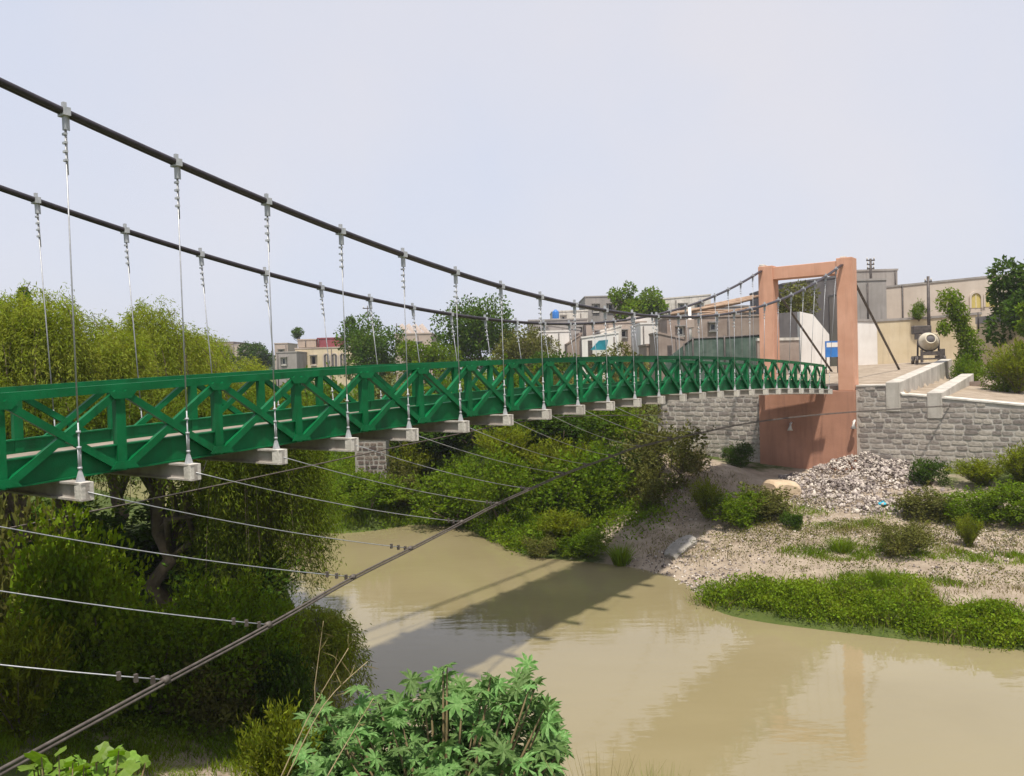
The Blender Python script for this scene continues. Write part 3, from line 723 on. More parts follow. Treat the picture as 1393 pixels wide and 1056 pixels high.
house('dark brown lean-to shed beside the whitewashed shed', 772, 792, 462, 505, 77, 5, M['brick'], slope=.5)
house('dark grey two-storey house behind the rooftop trees', 797, 848, 404, 500, 102, 9, M['grey'], wins=[(808, 815, 414, 424), (828, 835, 414, 424)])
house('grey concrete house left of the brown roofs', 893, 968, 405, 500, 98, 9, M['concrete'], wins=[(900, 908, 416, 426), (925, 934, 414, 424), (948, 956, 414, 424)], slope=.2)
house('tan house with long front wall in the middle of the village', 798, 880, 440, 500, 85, 7, M['pinkish'], wins=[(812, 818, 450, 459), (845, 852, 450, 459)])
house('white flat-roofed house by the shade net', 872, 911, 441, 505, 74, 6, M['white'], wins=[(880, 885, 476, 482)])
house('white upper room over the village houses', 860, 895, 431, 440, 87, 4, M['white'], base=at(877, 441, 87)[2])
house('pale brick house below the white flat-roofed house', 880, 932, 470, 510, 66, 4, M['brick'], wins=[(900, 906, 476, 482)])
house('brown brick house with thatch and timber on its roof', 908, 1034, 432, 505, 70, 7, M['brick'], wins=[(922, 930, 444, 455), (966, 974, 440, 450)])
house('ruined grey block wall house left of the sheds', 748, 790, 446, 505, 82, 5, M['grey'], wins=[(757, 761, 455, 463)], slope=-.3)
house('low unplastered shed with a tin edge under the cable', 700, 738, 462, 505, 74, 5, M['brick'], door=(716, 722, 472, 500), trim=M['tin'])
house('narrow whitewashed room behind the turquoise tarpaulin', 818, 846, 448, 500, 80, 5, M['concrete'], slope=.25)
house('weathered grey block behind the brown roofs', 955, 1036, 418, 500, 84, 8, M['grey'], wins=[(985, 993, 428, 437), (1010, 1018, 428, 437)])
house('small mud-coloured shed beside the shade net', 896, 930, 458, 505, 62, 4, M['brick'], door=(908, 914, 470, 500), slope=-.25)
house('grey storey set back behind the pale broken-front house', 752, 800, 424, 450, 96, 6, M['concrete'], wins=[(764, 769, 430, 437)])
house('big weathered grey block rising right of the tower', 1160, 1206, 382, 440, 63, 3, M['grey'], slope=.0, cat='building', name='building', base=8.5)
# cluttered roof: poles and thatch bundles
for i, (u0, v0, u1, v1, w) in enumerate([(910, 428, 1020, 409, .28), (915, 436, 1030, 418, .22), (935, 424, 1034, 424, .18), (960, 419, 1032, 403, .35), (905, 441, 985, 433, .16)]):
    a, b = at(u0, v0, 70.2 + i * .8), at(u1, v1, 70.6 + i * .8)
    o = empty('roof_timber', a); tag(o, ['bundle of poles lying across the brown roof', 'long timber resting on the brown brick roof', 'straight beam laid flat across the brown roof', 'thatch roll heaped on the brown roof nearest the tower', 'short pole over the left edge of the brown roof'][i], 'timber')
    mb = MB()
    for k in range(5):
        j = np.array([0, random.uniform(-.3, .3), random.uniform(-.25, .25)]) * (w * 3); mb.tube([np.zeros(3) + j, (b - a) * random.uniform(.85, 1) + j * .6], w * .4, 6)
    mb.build('pole_bundle', M['thatch'], o)
p = at(939, 462, 66); q = at(939, 418, 66)
o = empty('standing_post', p); tag(o, 'pale post with cloth standing by the shade net', 'post')
MB().tube([(0, 0, -.8), (0, 0, q[2] - p[2])], .14, 8).build('shaft', M['white'], o); MB().box((-.3, -.2, (q[2] - p[2]) * .35), (.32, .2, (q[2] - p[2]) * .62)).build('cloth', M['pinkish'], o, .05)
# shade net screen
sn = empty('shade_net', at(930, 490, 60)); tag(sn, 'green shade net screen in front of the brown brick house', 'shade net'); off = np.array(sn.location)
A = [at(u, v, 60 - i * .4) for i, (u, v) in enumerate([(905, 490), (930, 470), (942, 461), (985, 459), (1034, 456)])]
mb = MB(); nn = len(A)
for i in range(nn - 1):
    a, b = A[i], A[i + 1]; lo = np.array([0, 0, 5.6])
    mb.hexa([np.r_[a[:2], 5.6] - off, np.r_[b[:2], 5.6] - off, np.r_[b[:2], 5.6] - off + [0, .06, 0], np.r_[a[:2], 5.6] - off + [0, .06, 0]], [a - off, b - off, b - off + [0, .06, 0], a - off + [0, .06, 0]])
mb.build('netting', M['net'], sn)
MB().tube([p - off for p in A[1:]], .06, 6).build('top_rail', M['iron'], sn)
for p in A[1:]: MB().tube([np.r_[p[:2], 5.4] - off - [0, .09, 0], p - off + [0, -.09, .15]], .06, 6).build('post', M['iron'], sn)
# blue water tank and turquoise sheet
p = at(756, 434, 90); wt = empty('water_tank', p); tag(wt, 'small blue plastic water tank on a grey village roof', 'water tank')
MB().lathe([(.35, 0), (.38, .1), (.38, .75), (.3, .9), (.12, .98), (.12, 1.05)], 16).build('tank_body', M['bluep'], wt); MB().box((-.5, -.5, -.35), (.5, .5, -.004)).build('stand', M['concrete'], wt)
p = at(816, 470, 75.5); o = empty('tarpaulin', p); tag(o, 'turquoise tarpaulin slung on the whitewashed shed', 'tarpaulin')
MB().hexa([(-.9, 0, -.4), (.6, 0, -.45), (.75, -.3, .5), (-.1, -.2, .45)], [(-.9, .06, -.4), (.6, .06, -.45), (.75, -.2, .5), (-.1, -.1, .45)]).build('sheet', M['cyan'], o)
# poles and masts
def pole(label, u, v0, v1, dep, r=.1, arms=(), name='utility_pole', cat='utility pole', m='iron'):
    a = at(u, v1, dep); b = at(u, v0, dep); o = empty(name, a); tag(o, label, cat)
    MB().tube([(0, 0, 0), (0, 0, b[2] - a[2])], [r, r * .75], 8).build('shaft', M[m], o)
    for (dz, w) in arms: MB().box((-w, -.06, b[2] - a[2] - dz - .05), (w, .06, b[2] - a[2] - dz + .05)).build('crossarm', M[m], o)
    for (dz, w) in arms:
        for s in (-1, 1): MB().tube([(s * w * .85, 0, b[2] - a[2] - dz + .06), (s * w * .85, 0, b[2] - a[2] - dz + .24)], .05, 6).build('insulator', M['concrete'], o)
    return o
pole('dark iron pole in front of the ochre compound wall', 1264, 376, 470, 59, .13, [(.4, .25)])
pole('dark mast rising above the grey rooftop block', 1185, 352, 398, 69, .12, [(.15, .35), (.5, .3), (.85, .3)], 'antenna_mast', 'mast')
pole('thin antenna mast above the left village trees', 502, 416, 480, 92, .07, [(.3, .55), (1.2, .35)], 'antenna_mast', 'mast')
pole('short chimney post on the tan panelled house', 540, 440, 458, 96, .07, [], 'chimney_post', 'post')
pole('thin street pole at the right boundary wall', 1331, 425, 452, 51, .06, [], 'street_lamp', 'street lamp')
# ---------------------------------------------------------------- cement mixer
mp_ = at(1263, 492, 52.0); mz = gz(mp_[0], mp_[1])
mx = empty('cement_mixer', (mp_[0], mp_[1], mz), -.25); tag(mx, 'cream drum cement mixer standing at the top of the dirt ramp', 'cement mixer')
MX = Matrix.Translation((0, -.1, 1.42)) @ Matrix.Scale(.9, 4) @ Matrix.Rotation(math.radians(72), 4, 'X')
dr = link('drum', MB().lathe([(.18, -.62), (.45, -.6), (.66, -.28), (.68, .05), (.62, .22), (.36, .62), (.36, .68), (.29, .68), (.29, .3)], 26, MX).mesh('drum', M['drum']), mx)
MB().lathe([(.69, -.1), (.73, -.08), (.73, .04), (.69, .06)], 26, MX).build('gear_ring', M['iron'], dr)
MB().lathe([(.28, .2), (.285, .62), (.28, .64)], 20, MX).build('mouth', M['dark'], dr)
for sx in (-.62, .62):
    MB().bar((sx, -.7, .45), (sx, .8, .45), .1, .16).build('frame_rail', M['iron'], mx)
    MB().bar((sx, .1, .3), (sx, -.05, 1.5), .1, .1, up=(0, 1, 0)).build('yoke', M['iron'], mx)
MB().bar((-.68, -.66, .32), (.68, -.66, .32), .1, .1).build('cross_member', M['iron'], mx); MB().bar((-.68, .7, .32), (.68, .7, .32), .1, .1).build('cross_member', M['iron'], mx)
for sx in (-.55, .55): MB().bar((sx, -.68, .1), (sx, -.68, .9), .12, .12, up=(0, 1, 0)).build('frame_post', M['iron'], mx)
MB().box((-.5, -.72, .55), (.5, -.6, .8)).build('front_plate', M['iron'], mx)
for sx in (-.8, .8):
    for sy in (-.5, .6):
        wl = link('wheel', MB().tube([(sx - .06, sy, .26), (sx + .06, sy, .26)], .26, 16).mesh('wheel', M['iron']), mx)
        MB().tube([(sx - .07, sy, .26), (sx + .07, sy, .26)], .09, 10).build('hub', M['drum'], wl)
MB().box((-.78, .25, 1.95), (.28, 1.05, 2.5)).build('hopper', M['iron'], mx, .05)
MB().box((-.72, .0, 1.6), (-.5, .4, 1.947)).build('hopper_bracket', M['iron'], mx)
MB().box((.2, .1, 1.55), (.72, .65, 2.0)).build('engine', M['ochre'], mx, .06); MB().tube([(.62, .4, 1.95), (.62, .4, 2.3)], .05, 8).build('exhaust', M['iron'], mx)
MB().box((.65, -.2, .5), (.95, .35, .95)).build('gear_box', M['iron'], mx, .04)
# ---------------------------------------------------------------- rubble, rocks
def rocks_mesh(C, S, name, m):
    n = len(C); base = unit(np.array([[1, 0, 0], [-1, 0, 0], [0, 1, 0], [0, -1, 0], [0, 0, 1], [0, 0, -1.]]))
    R = base[None] * (S[:, None, None] * RNG.uniform(.5, 1.2, (n, 6, 1)))
    A = unit(rnd(n)); B = unit(np.cross(A, rnd(n))); Cc = np.cross(A, B)
    V = C[:, None] + R[..., :1] * A[:, None] + R[..., 1:2] * B[:, None] + R[..., 2:] * Cc[:, None]
    tri = np.array([[0, 2, 4], [2, 1, 4], [1, 3, 4], [3, 0, 4], [2, 0, 5], [1, 2, 5], [3, 1, 5], [0, 3, 5]])
    Fc = (np.arange(n)[:, None, None] * 6 + tri[None]).reshape(-1, 3)
    return npmesh(name, V.reshape(-1, 3), Fc, m, np.repeat(RNG.random(n), 6))
rc = hit(1150, 668); rb = np.array([14.4, 35.4])
def pile(cx, cy, rx, ry, h, n, s0, s1, ang=0.):
    r = np.sqrt(RNG.random(n)); t = RNG.random(n) * 2 * PI; x = r * np.cos(t) * rx; y = r * np.sin(t) * ry
    X = cx + x * math.cos(ang) - y * math.sin(ang); Y = cy + x * math.sin(ang) + y * math.cos(ang)
    k_ = bcoord(X, Y)[0] < WALL_N - .08; X, Y, r = X[k_], Y[k_], r[k_]; n = len(X)
    Z = ground(X, Y) + h * (1 - r ** 1.5) * (1 + .3 * vnoise(X, Y, .8, 9)); S = RNG.uniform(s0, s1, n) * RNG.uniform(.6, 1.4, n)
    return np.c_[X, Y, Z], S
pc = hit(1165, 650)
C, S = [], []
for (u, v, rx, ry, h, k) in ((1165, 640, 2.2, 1.5, .75, 2600), (1130, 668, 2.0, 1.6, .45, 1900), (1200, 655, 2.0, 1.5, .55, 1900), (1225, 640, 1.6, 1.3, .45, 1100), (1150, 688, 2.6, 1.3, .2, 1000), (1095, 655, 1.2, 1.2, .3, 500), (1185, 680, 3.2, 1.8, .1, 700)):
    q_ = hit(u, v); a_, b_ = pile(q_[0], q_[1], rx, ry, h, k, .02, .085, math.atan2(LV[1], LV[0])); C.append(a_); S.append(b_)
C = np.concatenate(C); S = np.concatenate(S) * RNG.choice([.7, 1, 1.7], sum(map(len, S)), p=[.5, .42, .08])
rp = tag(link('rubble_pile', rocks_mesh(C, S, 'rubble_pile', M['rubble'])), 'heap of pale broken stone at the foot of the tower', 'rubble', kind='stuff')
Cs, Ss = [], []
for (u, v, rx, ry, n) in [(1000, 745, 2.6, 2.2, 420), (910, 690, 1.7, 2.2, 260), (1080, 715, 3, 1.6, 280), (1330, 745, 3, 1.5, 320), (900, 770, 1.4, 1.2, 200), (960, 790, 1.3, 1.0, 260), (905, 625, 2.4, 2.0, 300), (785, 628, 1.2, 1.0, 160), (1200, 690, 3, 1.6, 260), (1250, 780, 3, 1.2, 160), (1240, 720, 4, 1.4, 200), (1320, 535, 1.8, 1.2, 260)]:
    c = hit(u, v); C, S = pile(c[0], c[1], rx, ry, .04, int(n * 1.2), .015, .06); Cs.append(C); Ss.append(S)
tag(link('scattered_stones', rocks_mesh(np.concatenate(Cs), np.concatenate(Ss), 'scattered_stones', M['rubble'])), 'loose stones and litter strewn over the bare bank', 'stones', kind='stuff')
def rock(label, u, v, sx, sy, sz, rot=(0, 0, 0), m='rock', seed=0, name='rock', cat='rock'):
    r = np.random.default_rng(seed + 50); c = hit(u, v); import bmesh
    bm = bmesh.new(); bmesh.ops.create_icosphere(bm, subdivisions=3, radius=1)
    k = r.normal(size=(5, 3)) * 1.6; ph = r.random(5) * 6
    for vt in bm.verts:
        p = np.array(vt.co); w = 1 + .13 * sum(math.sin(k[i] @ p + ph[i]) for i in range(5)) / 1.6
        p = np.clip(p * w, -.82, .78); vt.co = (p[0] * sx, p[1] * sy, p[2] * sz)
    me = bpy.data.meshes.new(name); bm.to_mesh(me); bm.free(); me.materials.append(M[m])
    o = link(name, me); o.location = (c[0], c[1], c[2] + sz * .25); o.rotation_euler = rot; return tag(o, label, cat)
rock('flat tilted grey slab of rock at the water edge under the bridge', 925, 748, 1.0, .45, .26, (.25, -.28, .75), seed=1)
rock('sandy rounded boulder left of the rubble heap', 1062, 672, 1.0, .8, .55, (0, .1, .4), 'dirt', 2)
rock('pale boulder below the left stone wall', 935, 605, .45, .35, .3, (0, 0, .2), 'rubble', 3)
rock('grey rock half buried beside the bare dirt path', 1280, 600, .4, .3, .28, (0, 0, .9), 'rock', 4)
b = hit(1200, 690); o = empty('plastic_bag', b + [0, 0, .08]); tag(o, 'crumpled bright blue plastic bag below the rubble heap', 'plastic bag')
bgm = MB(); r_ = np.random.default_rng(5)
bgm.lathe([(.05, -.1), (.26, -.05), (.33, .08), (.2, .18), (.06, .24), (.1, .3)], 9); bgm.v = [(x + r_.normal() * .05, y + r_.normal() * .05, z + r_.normal() * .03) for x, y, z in bgm.v]
bgm.v = [(x * .55, y * .55, z * .45) for x, y, z in bgm.v]; bgm.build('bag', M['cyan'], o)
# ---------------------------------------------------------------- trees and shrubs
def limb_path(a, b, wob, n=6):
    a, b = np.array(a, float), np.array(b, float); L = np.linalg.norm(b - a)
    return [a + (b - a) * t + (rnd(1)[0] * wob * L * math.sin(PI * t)) for t in np.linspace(0, 1, n)]
def trunk_mesh(h, r, tips, wob=.06):
    mb = MB(); top = np.array([0, 0, h]); pth = limb_path((0, 0, -.4), top, wob, 7)
    mb.tube(pth, list(np.linspace(r, r * .45, 7)), 8)
    for t in tips:
        k = random.randint(3, 6); a = pth[k]
        mb.tube(limb_path(a, t, .08, 5), list(np.linspace(r * .4, r * .08, 5)), 6)
    return mb
def willow(name, label, base, h, rx, ry, n_str, drop, m, lw=(.115, .024), group=None, per=48, zlow=.3, trunkr=.28):
    o = empty(name, base); tag(o, label, 'tree', group)
    # strand roots through the upper crown, with lobes
    nl = 12; th_ = RNG.random(nl) * 2 * PI; rr_ = np.sqrt(np.linspace(0, 1, nl)) * .85; span = h - zlow
    lobes = np.c_[rr_ * np.cos(th_) * rx, rr_ * np.sin(th_) * ry, h - .22 * min(rx, ry) - span * (.34 * rr_ ** 1.8 + RNG.uniform(0, .08, nl))]
    lr = RNG.uniform(.26, .46, nl) * min(rx, ry)
    k = RNG.integers(0, nl, n_str); d = unit(rnd(n_str) * [1, 1, .8] + [0, 0, .25])
    R0 = lobes[k] + d * lr[k][:, None] * RNG.uniform(.55, 1.05, (n_str, 1))
    R0[:, 2] = np.minimum(R0[:, 2], h * RNG.uniform(.93, 1.03, n_str))
    out = unit(np.c_[R0[:, :2] - lobes[k][:, :2] * .5, np.zeros(n_str)]) * RNG.uniform(.2, 1.0, (n_str, 1))
    Ls = RNG.uniform(.45, 1.2, n_str) * drop; Ls = np.minimum(Ls, R0[:, 2] - zlow * RNG.uniform(.5, 1.5, n_str)); Ls = np.maximum(Ls, .3)
    t = RNG.random((n_str, per)); tt = t[..., None]
    P_ = R0[:, None] + out[:, None] * (np.sqrt(tt) * .8) + np.array([0, 0, -1.]) * (Ls[:, None, None] * tt ** 1.4) + np.array([0, 0, .35]) * (tt * (1 - tt))
    P_ = P_ + RNG.normal(size=P_.shape) * .05
    D = np.array([0, 0, -1.0]) * (.4 + .6 * tt) + out[:, None] * .5 + RNG.normal(size=P_.shape) * .55
    C = P_.reshape(-1, 3); D = D.reshape(-1, 3); n = len(C)
    link('crown', leaves(C, D, RNG.uniform(.7, 1.3, n) * lw[0], RNG.uniform(.7, 1.3, n) * lw[1], 'crown', m), o)
    tb = trunk_mesh(h * .6, trunkr, [l * [1, 1, .95] for l in lobes])
    # fine hanging twigs
    for i in RNG.choice(n_str, 60, replace=False):
        mb_p = [R0[i] + out[i] * (math.sqrt(s) * .8) + np.array([0, 0, -1]) * Ls[i] * s ** 1.4 for s in (0, .35, .7, 1)]
        tb.tube(mb_p, [.012, .01, .008, .005], 4, False)
    tb.build('trunk', M['bark'], o); return o
def crown_pts(n, nl, rx, ry, rz, cz, lr=(.28, .5), shell=.55, seed=None):
    lo = unit(rnd(nl)) * RNG.uniform(.3, 1.0, (nl, 1)) ** .8 * [rx, ry, rz]; lo[:, 2] += cz
    r = RNG.uniform(*lr, nl) * min(rx, ry, rz * 1.2); w = r ** 2; k = RNG.choice(nl, n, p=w / w.sum())
    d = unit(rnd(n)); rad = 1 - (RNG.random(n) ** 2) * (1 - shell)
    return lo[k] + d * (r[k] * rad * RNG.uniform(.8, 1.15, n))[:, None], d, lo
def tree(label, base, h, rx, ry, n, leaf, m, nl=16, cz=.62, rzf=.42, group=None, name='tree', trunkr=None, lr=(.28, .5)):
    o = empty(name, base); tag(o, label, 'tree', group)
    C, d, lo = crown_pts(n, nl, rx, ry, h * rzf, h * cz, lr)
    C[:, 2] = np.maximum(C[:, 2], .15)
    D = d + rnd(n) * .8 + [0, 0, -.15]
    link('crown', leaves(C, D, RNG.uniform(.6, 1.4, n) * leaf, RNG.uniform(.6, 1.4, n) * leaf * .6, 'crown', m), o)
    trunk_mesh(h * cz, trunkr or h * .025, list(lo[:9])).build('trunk', M['bark'], o); return o
# --- shrub prototypes (meshes shared between the shrubs of a kind), one metre in size
def proto_bush(m, n, nl, leaf, wide=.55, tall=.5, lr=(.3, .5), asp=.55):
    C, d, lo = crown_pts(n, nl, wide, wide, tall, tall * .95, lr); C[:, 2] = np.abs(C[:, 2]) + .01
    D = d + rnd(n) * .7 + [0, 0, .2]
    k_ = n // 4; per_ = 14; ns_ = k_ // per_                      # shoots that break the outline
    b_ = C[RNG.integers(0, n, ns_)]; sd = unit((b_ - [0, 0, tall * .3]) * [1, 1, .8] + rnd(ns_) * .25 + [0, 0, .25])
    t_ = RNG.random((ns_, per_, 1)) * RNG.uniform(.12, .38, (ns_, 1, 1))
    C2 = (b_[:, None] + sd[:, None] * t_ + RNG.normal(size=(ns_, per_, 3)) * .012).reshape(-1, 3); C2[:, 2] = np.abs(C2[:, 2])
    C = np.r_[C, C2]; D = np.r_[D, np.repeat(sd, per_, 0) + rnd(len(C2)) * .6]; n = len(C)
    me = leaves(C, D, RNG.uniform(.6, 1.4, n) * leaf, RNG.uniform(.6, 1.4, n) * leaf * asp, 'foliage', m)
    mb = MB()
    for l in lo[:8]: mb.tube(limb_path((0, 0, -.1), l * .92, .08, 5), [.02, .018, .014, .01, .005], 5)
    return me, mb.mesh('stems', M['bark'])
def proto_feather(m, n_st, per, ln=.075):
    """upright feathery shrub: many arching wands set with fine leaves"""
    a = RNG.random(n_st) * 2 * PI; lean = RNG.random(n_st) ** .7 * .62; hh = RNG.uniform(.6, 1.05, n_st)
    t = RNG.uniform(.12, 1, (n_st, per)); tt = t[..., None]
    dirx = np.c_[np.cos(a), np.sin(a), np.zeros(n_st)]
    P_ = dirx[:, None] * (lean[:, None, None] * tt ** 1.4) + np.array([0, 0, 1.]) * (hh * (1 - lean * .35))[:, None, None] * tt + RNG.normal(size=(n_st, per, 3)) * .022
    D = np.array([0, 0, .8]) + dirx[:, None] * .6 + RNG.normal(size=P_.shape) * .6
    C = P_.reshape(-1, 3); n = len(C)
    me = leaves(C, D.reshape(-1, 3), RNG.uniform(.6, 1.4, n) * ln, RNG.uniform(.6, 1.3, n) * ln * .28, 'foliage', m)
    mb = MB()
    for i in range(min(30, n_st)): mb.tube([dirx[i] * lean[i] * s ** 1.4 + np.array([0, 0, hh[i] * (1 - lean[i] * .35) * s - .03 * (s == 0)]) for s in (0, .4, .8)], [.012, .009, .004], 4, False)
    return me, mb.mesh('stems', M['bark'])
def proto_tuft(m, n, hmin=.5, w=.012, spread=.35, bend=.35):
    a = RNG.random(n) * 2 * PI; r = np.sqrt(RNG.random(n)) * spread * .5; B = np.c_[np.cos(a) * r, np.sin(a) * r, np.full(n, -.03)]
    H = np.c_[rnd(n, 2) * .12, RNG.uniform(hmin, 1, n)]; D = np.c_[np.cos(a), np.sin(a), -RNG.random(n) * .4] * (RNG.uniform(.2, 1, n) * bend)[:, None]
    return blades(B, H, D, RNG.uniform(.6, 1.4, n) * w, 'foliage', m), None
PR = {
 'bush': [proto_bush(M['bush'], 5200, 26, .055, lr=(.18, .46)) for _ in range(3)],
 'broad': [proto_bush(M['vine'], 9000, 24, .042, asp=.75) for _ in range(1)],
 'fine': [proto_bush(M['bush'], 9500, 30, .038, lr=(.2, .42)) for _ in range(2)],
 'olive': [proto_bush(M['bush_olive'], 4200, 22, .055, lr=(.2, .42)) for _ in range(2)],
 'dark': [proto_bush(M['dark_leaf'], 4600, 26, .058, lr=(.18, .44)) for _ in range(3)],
 'feather': [proto_feather(M['feather'], 130, 60) for _ in range(3)],
 'tuft': [proto_tuft(M['grass'], 420) for _ in range(2)],
 'dry': [proto_tuft(M['grass_dry'], 300, .4, .010, .4, .45) for _ in range(2)],
 'cane': [proto_tuft(M['vine'], 150, .35, .028, .55, .85) for _ in range(2)],
}
CNT = {}
def shrub(kind, label, u, v, wpx, hpx, dep=None, name=None, cat=None, sink=0.05, group=None):
    c = hit(u, v) if dep is None else at(u, v, dep)
    s = c[1] / FPX; ht = hpx * s
    if dep is not None: g_ = gz(c[0], c[1]); ht = max(.3, at(u, v - hpx, dep)[2] - g_ + sink); c[2] = g_
    i = CNT.get(kind, 0); CNT[kind] = i + 1
    leafm, stem = PR[kind][i % len(PR[kind])]
    nm = name or {'tuft': 'grass_tuft', 'dry': 'dry_grass_tuft', 'cane': 'cane_clump'}.get(kind, 'shrub')
    o = empty(nm, (c[0], c[1], c[2] - sink), RNG.random() * 6.28)
    wd = wpx * s / 1.15
    o.scale = (wd, wd, ht)
    tag(o, label, cat or ('grass' if kind in ('tuft', 'dry') else 'cane' if kind == 'cane' else 'shrub'), group)
    link('foliage', leafm, o)
    if stem is not None: link('stems', stem, o)['kind'] = 'stuff'
    return o
# willows on the left bank
def wbase(x, y): return (x, y, gz(x, y) - .1)
def topz(u, v, dep): return at(u, v, dep)[2]
def willow_at(name, label, u, vtop, dep, rx, ry, n_str, drop, m, **k):
    x = at(u, vtop, dep)[0]; b = wbase(x, dep); return willow(name, label, b, topz(u, vtop, dep) - b[2], rx, ry, n_str, drop, m, **k)
willow_at('willow_tree', 'tall yellow-green willow at the left edge behind the railing', 62, 392, 20.5, 2.0, 2.4, 1500, 2.8, M['willow'], zlow=3)
willow_at('willow_tree', 'tall willow cut by the left edge of the picture', -25, 398, 20.0, 1.9, 2.2, 1000, 2.8, M['willow'], zlow=3)
willow_at('willow_tree', 'airy willow with thin pointed top behind the second hanger', 207, 402, 24.0, 1.6, 1.8, 900, 3.0, M['willow'], zlow=3)
willow_at('willow_tree', 'low rounded willow next to the far village trees', 268, 446, 28.0, 1.9, 2.2, 1200, 2.6, M['willow'], zlow=3.5)
willow_at('willow_tree', 'pale willow filling the gap between the two tall ones', 142, 462, 26.0, 1.8, 2.2, 1000, 2.6, M['willow'], zlow=3.5)
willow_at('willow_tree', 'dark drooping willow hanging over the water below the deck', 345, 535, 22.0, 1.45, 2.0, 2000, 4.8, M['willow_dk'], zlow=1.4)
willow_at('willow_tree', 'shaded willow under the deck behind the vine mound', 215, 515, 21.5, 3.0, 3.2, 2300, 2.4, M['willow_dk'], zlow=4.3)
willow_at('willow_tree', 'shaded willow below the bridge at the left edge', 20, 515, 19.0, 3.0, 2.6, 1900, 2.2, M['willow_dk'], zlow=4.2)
willow_at('willow_tree', 'small leaning willow dipping its leaves into the river', 408, 822, 17.3, .95, 1.0, 480, 1.4, M['willow'], zlow=.35, lw=(.13, .022), trunkr=.08)
# left bank undergrowth
shrub('broad', 'rounded mound of bright vines below the deck', 105, 880, 165, 150, 14.0, name='vine_mound', cat='vine')
shrub('fine', 'leafy bush under the vine mound on the left bank', 190, 905, 190, 95, 14.6)
shrub('fine', 'dense bush between vine mound and leaning willow', 300, 900, 190, 105, 15.8)
shrub('cane', 'clump of cane with long arching leaves in the dark hollow', 245, 870, 150, 90, 15.4)
shrub('cane', 'second cane clump nearer the water under the willow', 322, 870, 130, 85, 16.0)
shrub('feather', 'yellowish feathery shrub at the lower left edge', 25, 985, 150, 150, 12.4)
shrub('olive', 'dull olive shrub under the guy rope', 285, 960, 130, 80, 14.8)
shrub('fine', 'low green bush behind the yellowish feathery shrub', 110, 940, 130, 70, 13.4)
shrub('dark', 'dark shrub at the foot of the leaning willow', 380, 935, 90, 70, 15.6)
shrub('feather', 'fresh green feathery shrub left of the castor plant', 385, 1040, 120, 90, 10.4)
shrub('olive', 'brownish shrub at the left edge under the deck', 10, 840, 150, 180, 14.6)
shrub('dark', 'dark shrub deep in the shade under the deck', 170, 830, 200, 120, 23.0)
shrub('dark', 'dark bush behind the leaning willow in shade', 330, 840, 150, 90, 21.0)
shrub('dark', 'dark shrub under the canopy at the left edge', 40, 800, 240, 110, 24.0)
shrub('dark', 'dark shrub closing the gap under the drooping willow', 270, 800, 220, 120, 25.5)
# far bank bushes, left to right
shrub('bush', 'low bush at the water line below the grassy slope', 500, 695, 90, 50)
shrub('olive', 'rusty tinged bush beside the low waterside bush', 548, 700, 70, 70)
shrub('feather', 'feathery bush under the fourth floor beam', 560, 660, 90, 70)
shrub('bush', 'broad dense bush over the water in mid bank', 625, 708, 110, 80)
shrub('feather', 'tall pale feathery bush on the mid bank', 690, 640, 90, 70)
shrub('bush', 'bush right behind the crossing of rope and water edge', 690, 710, 100, 85)
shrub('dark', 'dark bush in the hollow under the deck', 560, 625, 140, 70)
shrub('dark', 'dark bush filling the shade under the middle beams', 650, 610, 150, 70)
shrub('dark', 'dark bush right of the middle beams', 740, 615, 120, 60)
shrub('bush', 'green bush climbing to the deck left of the stone wall', 815, 605, 90, 70)
shrub('feather', 'feathery bush right of the guy rope crossing', 755, 670, 110, 80)
shrub('bush', 'dense bush below the feathery bush on the mid bank', 790, 700, 130, 90)
shrub('dark', 'small dark bush above the waterside point', 835, 665, 70, 60)
shrub('feather', 'light green round bush on the waterside point', 765, 742, 80, 52)
shrub('olive', 'grey dead-looking shrub at the tip of the point', 735, 757, 50, 28)
shrub('tuft', 'reedy tuft at the water edge beside the bridge shadow', 845, 768, 60, 38)
shrub('bush', 'leafy low plant on the point left of the bare stones', 800, 757, 70, 34)
shrub('olive', 'dull shrub left of the tower foot', 880, 690, 62, 52)
shrub('olive', 'dry brown shrub on the slope below the left stone wall', 905, 660, 110, 80)
shrub('feather', 'upright feathery shrub in front of the tower base', 962, 706, 52, 58)
shrub('bush', 'green shrub in front of the tower base, right one of a pair', 1008, 712, 84, 44)
shrub('olive', 'weedy shrub below the sandy boulder', 1040, 705, 100, 42)
shrub('dark', 'small dark clump alone on the bare ground', 1076, 720, 34, 24)
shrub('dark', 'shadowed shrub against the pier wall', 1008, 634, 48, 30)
shrub('dry', 'dry grass clump on the stony ledge left of the tower', 940, 640, 90, 50)
shrub('olive', 'straggly bush at the end of the left stone wall', 862, 600, 80, 70)
# right bank
shrub('dark', 'dark shrub at the right end of the rubble heap', 1266, 660, 48, 36)
shrub('feather', 'big feathery shrub against the right stone wall', 1335, 662, 80, 40)
shrub('feather', 'tall feathery shrub at the right edge of the stone wall', 1390, 660, 70, 60)
shrub('bush', 'dense green bush in front of the right stone wall', 1318, 710, 90, 44)
shrub('bush', 'broad green bush at the right edge below the feathery ones', 1382, 712, 90, 50)
shrub('olive', 'pale weedy shrub left of the broad green bush', 1258, 706, 80, 42)
shrub('feather', 'slim weed standing alone on the bare right bank', 1318, 745, 38, 48)
shrub('olive', 'brown scrub beside the slim weed', 1225, 755, 70, 45)
shrub('tuft', 'tuft of grass in the dirt under the brown scrub', 1145, 752, 66, 30)
shrub('tuft', 'pointed tuft rising from the waterside greenery', 1188, 800, 50, 36)
shrub('dry', 'small brown tuft on the right edge of the bank', 1362, 832, 34, 32)
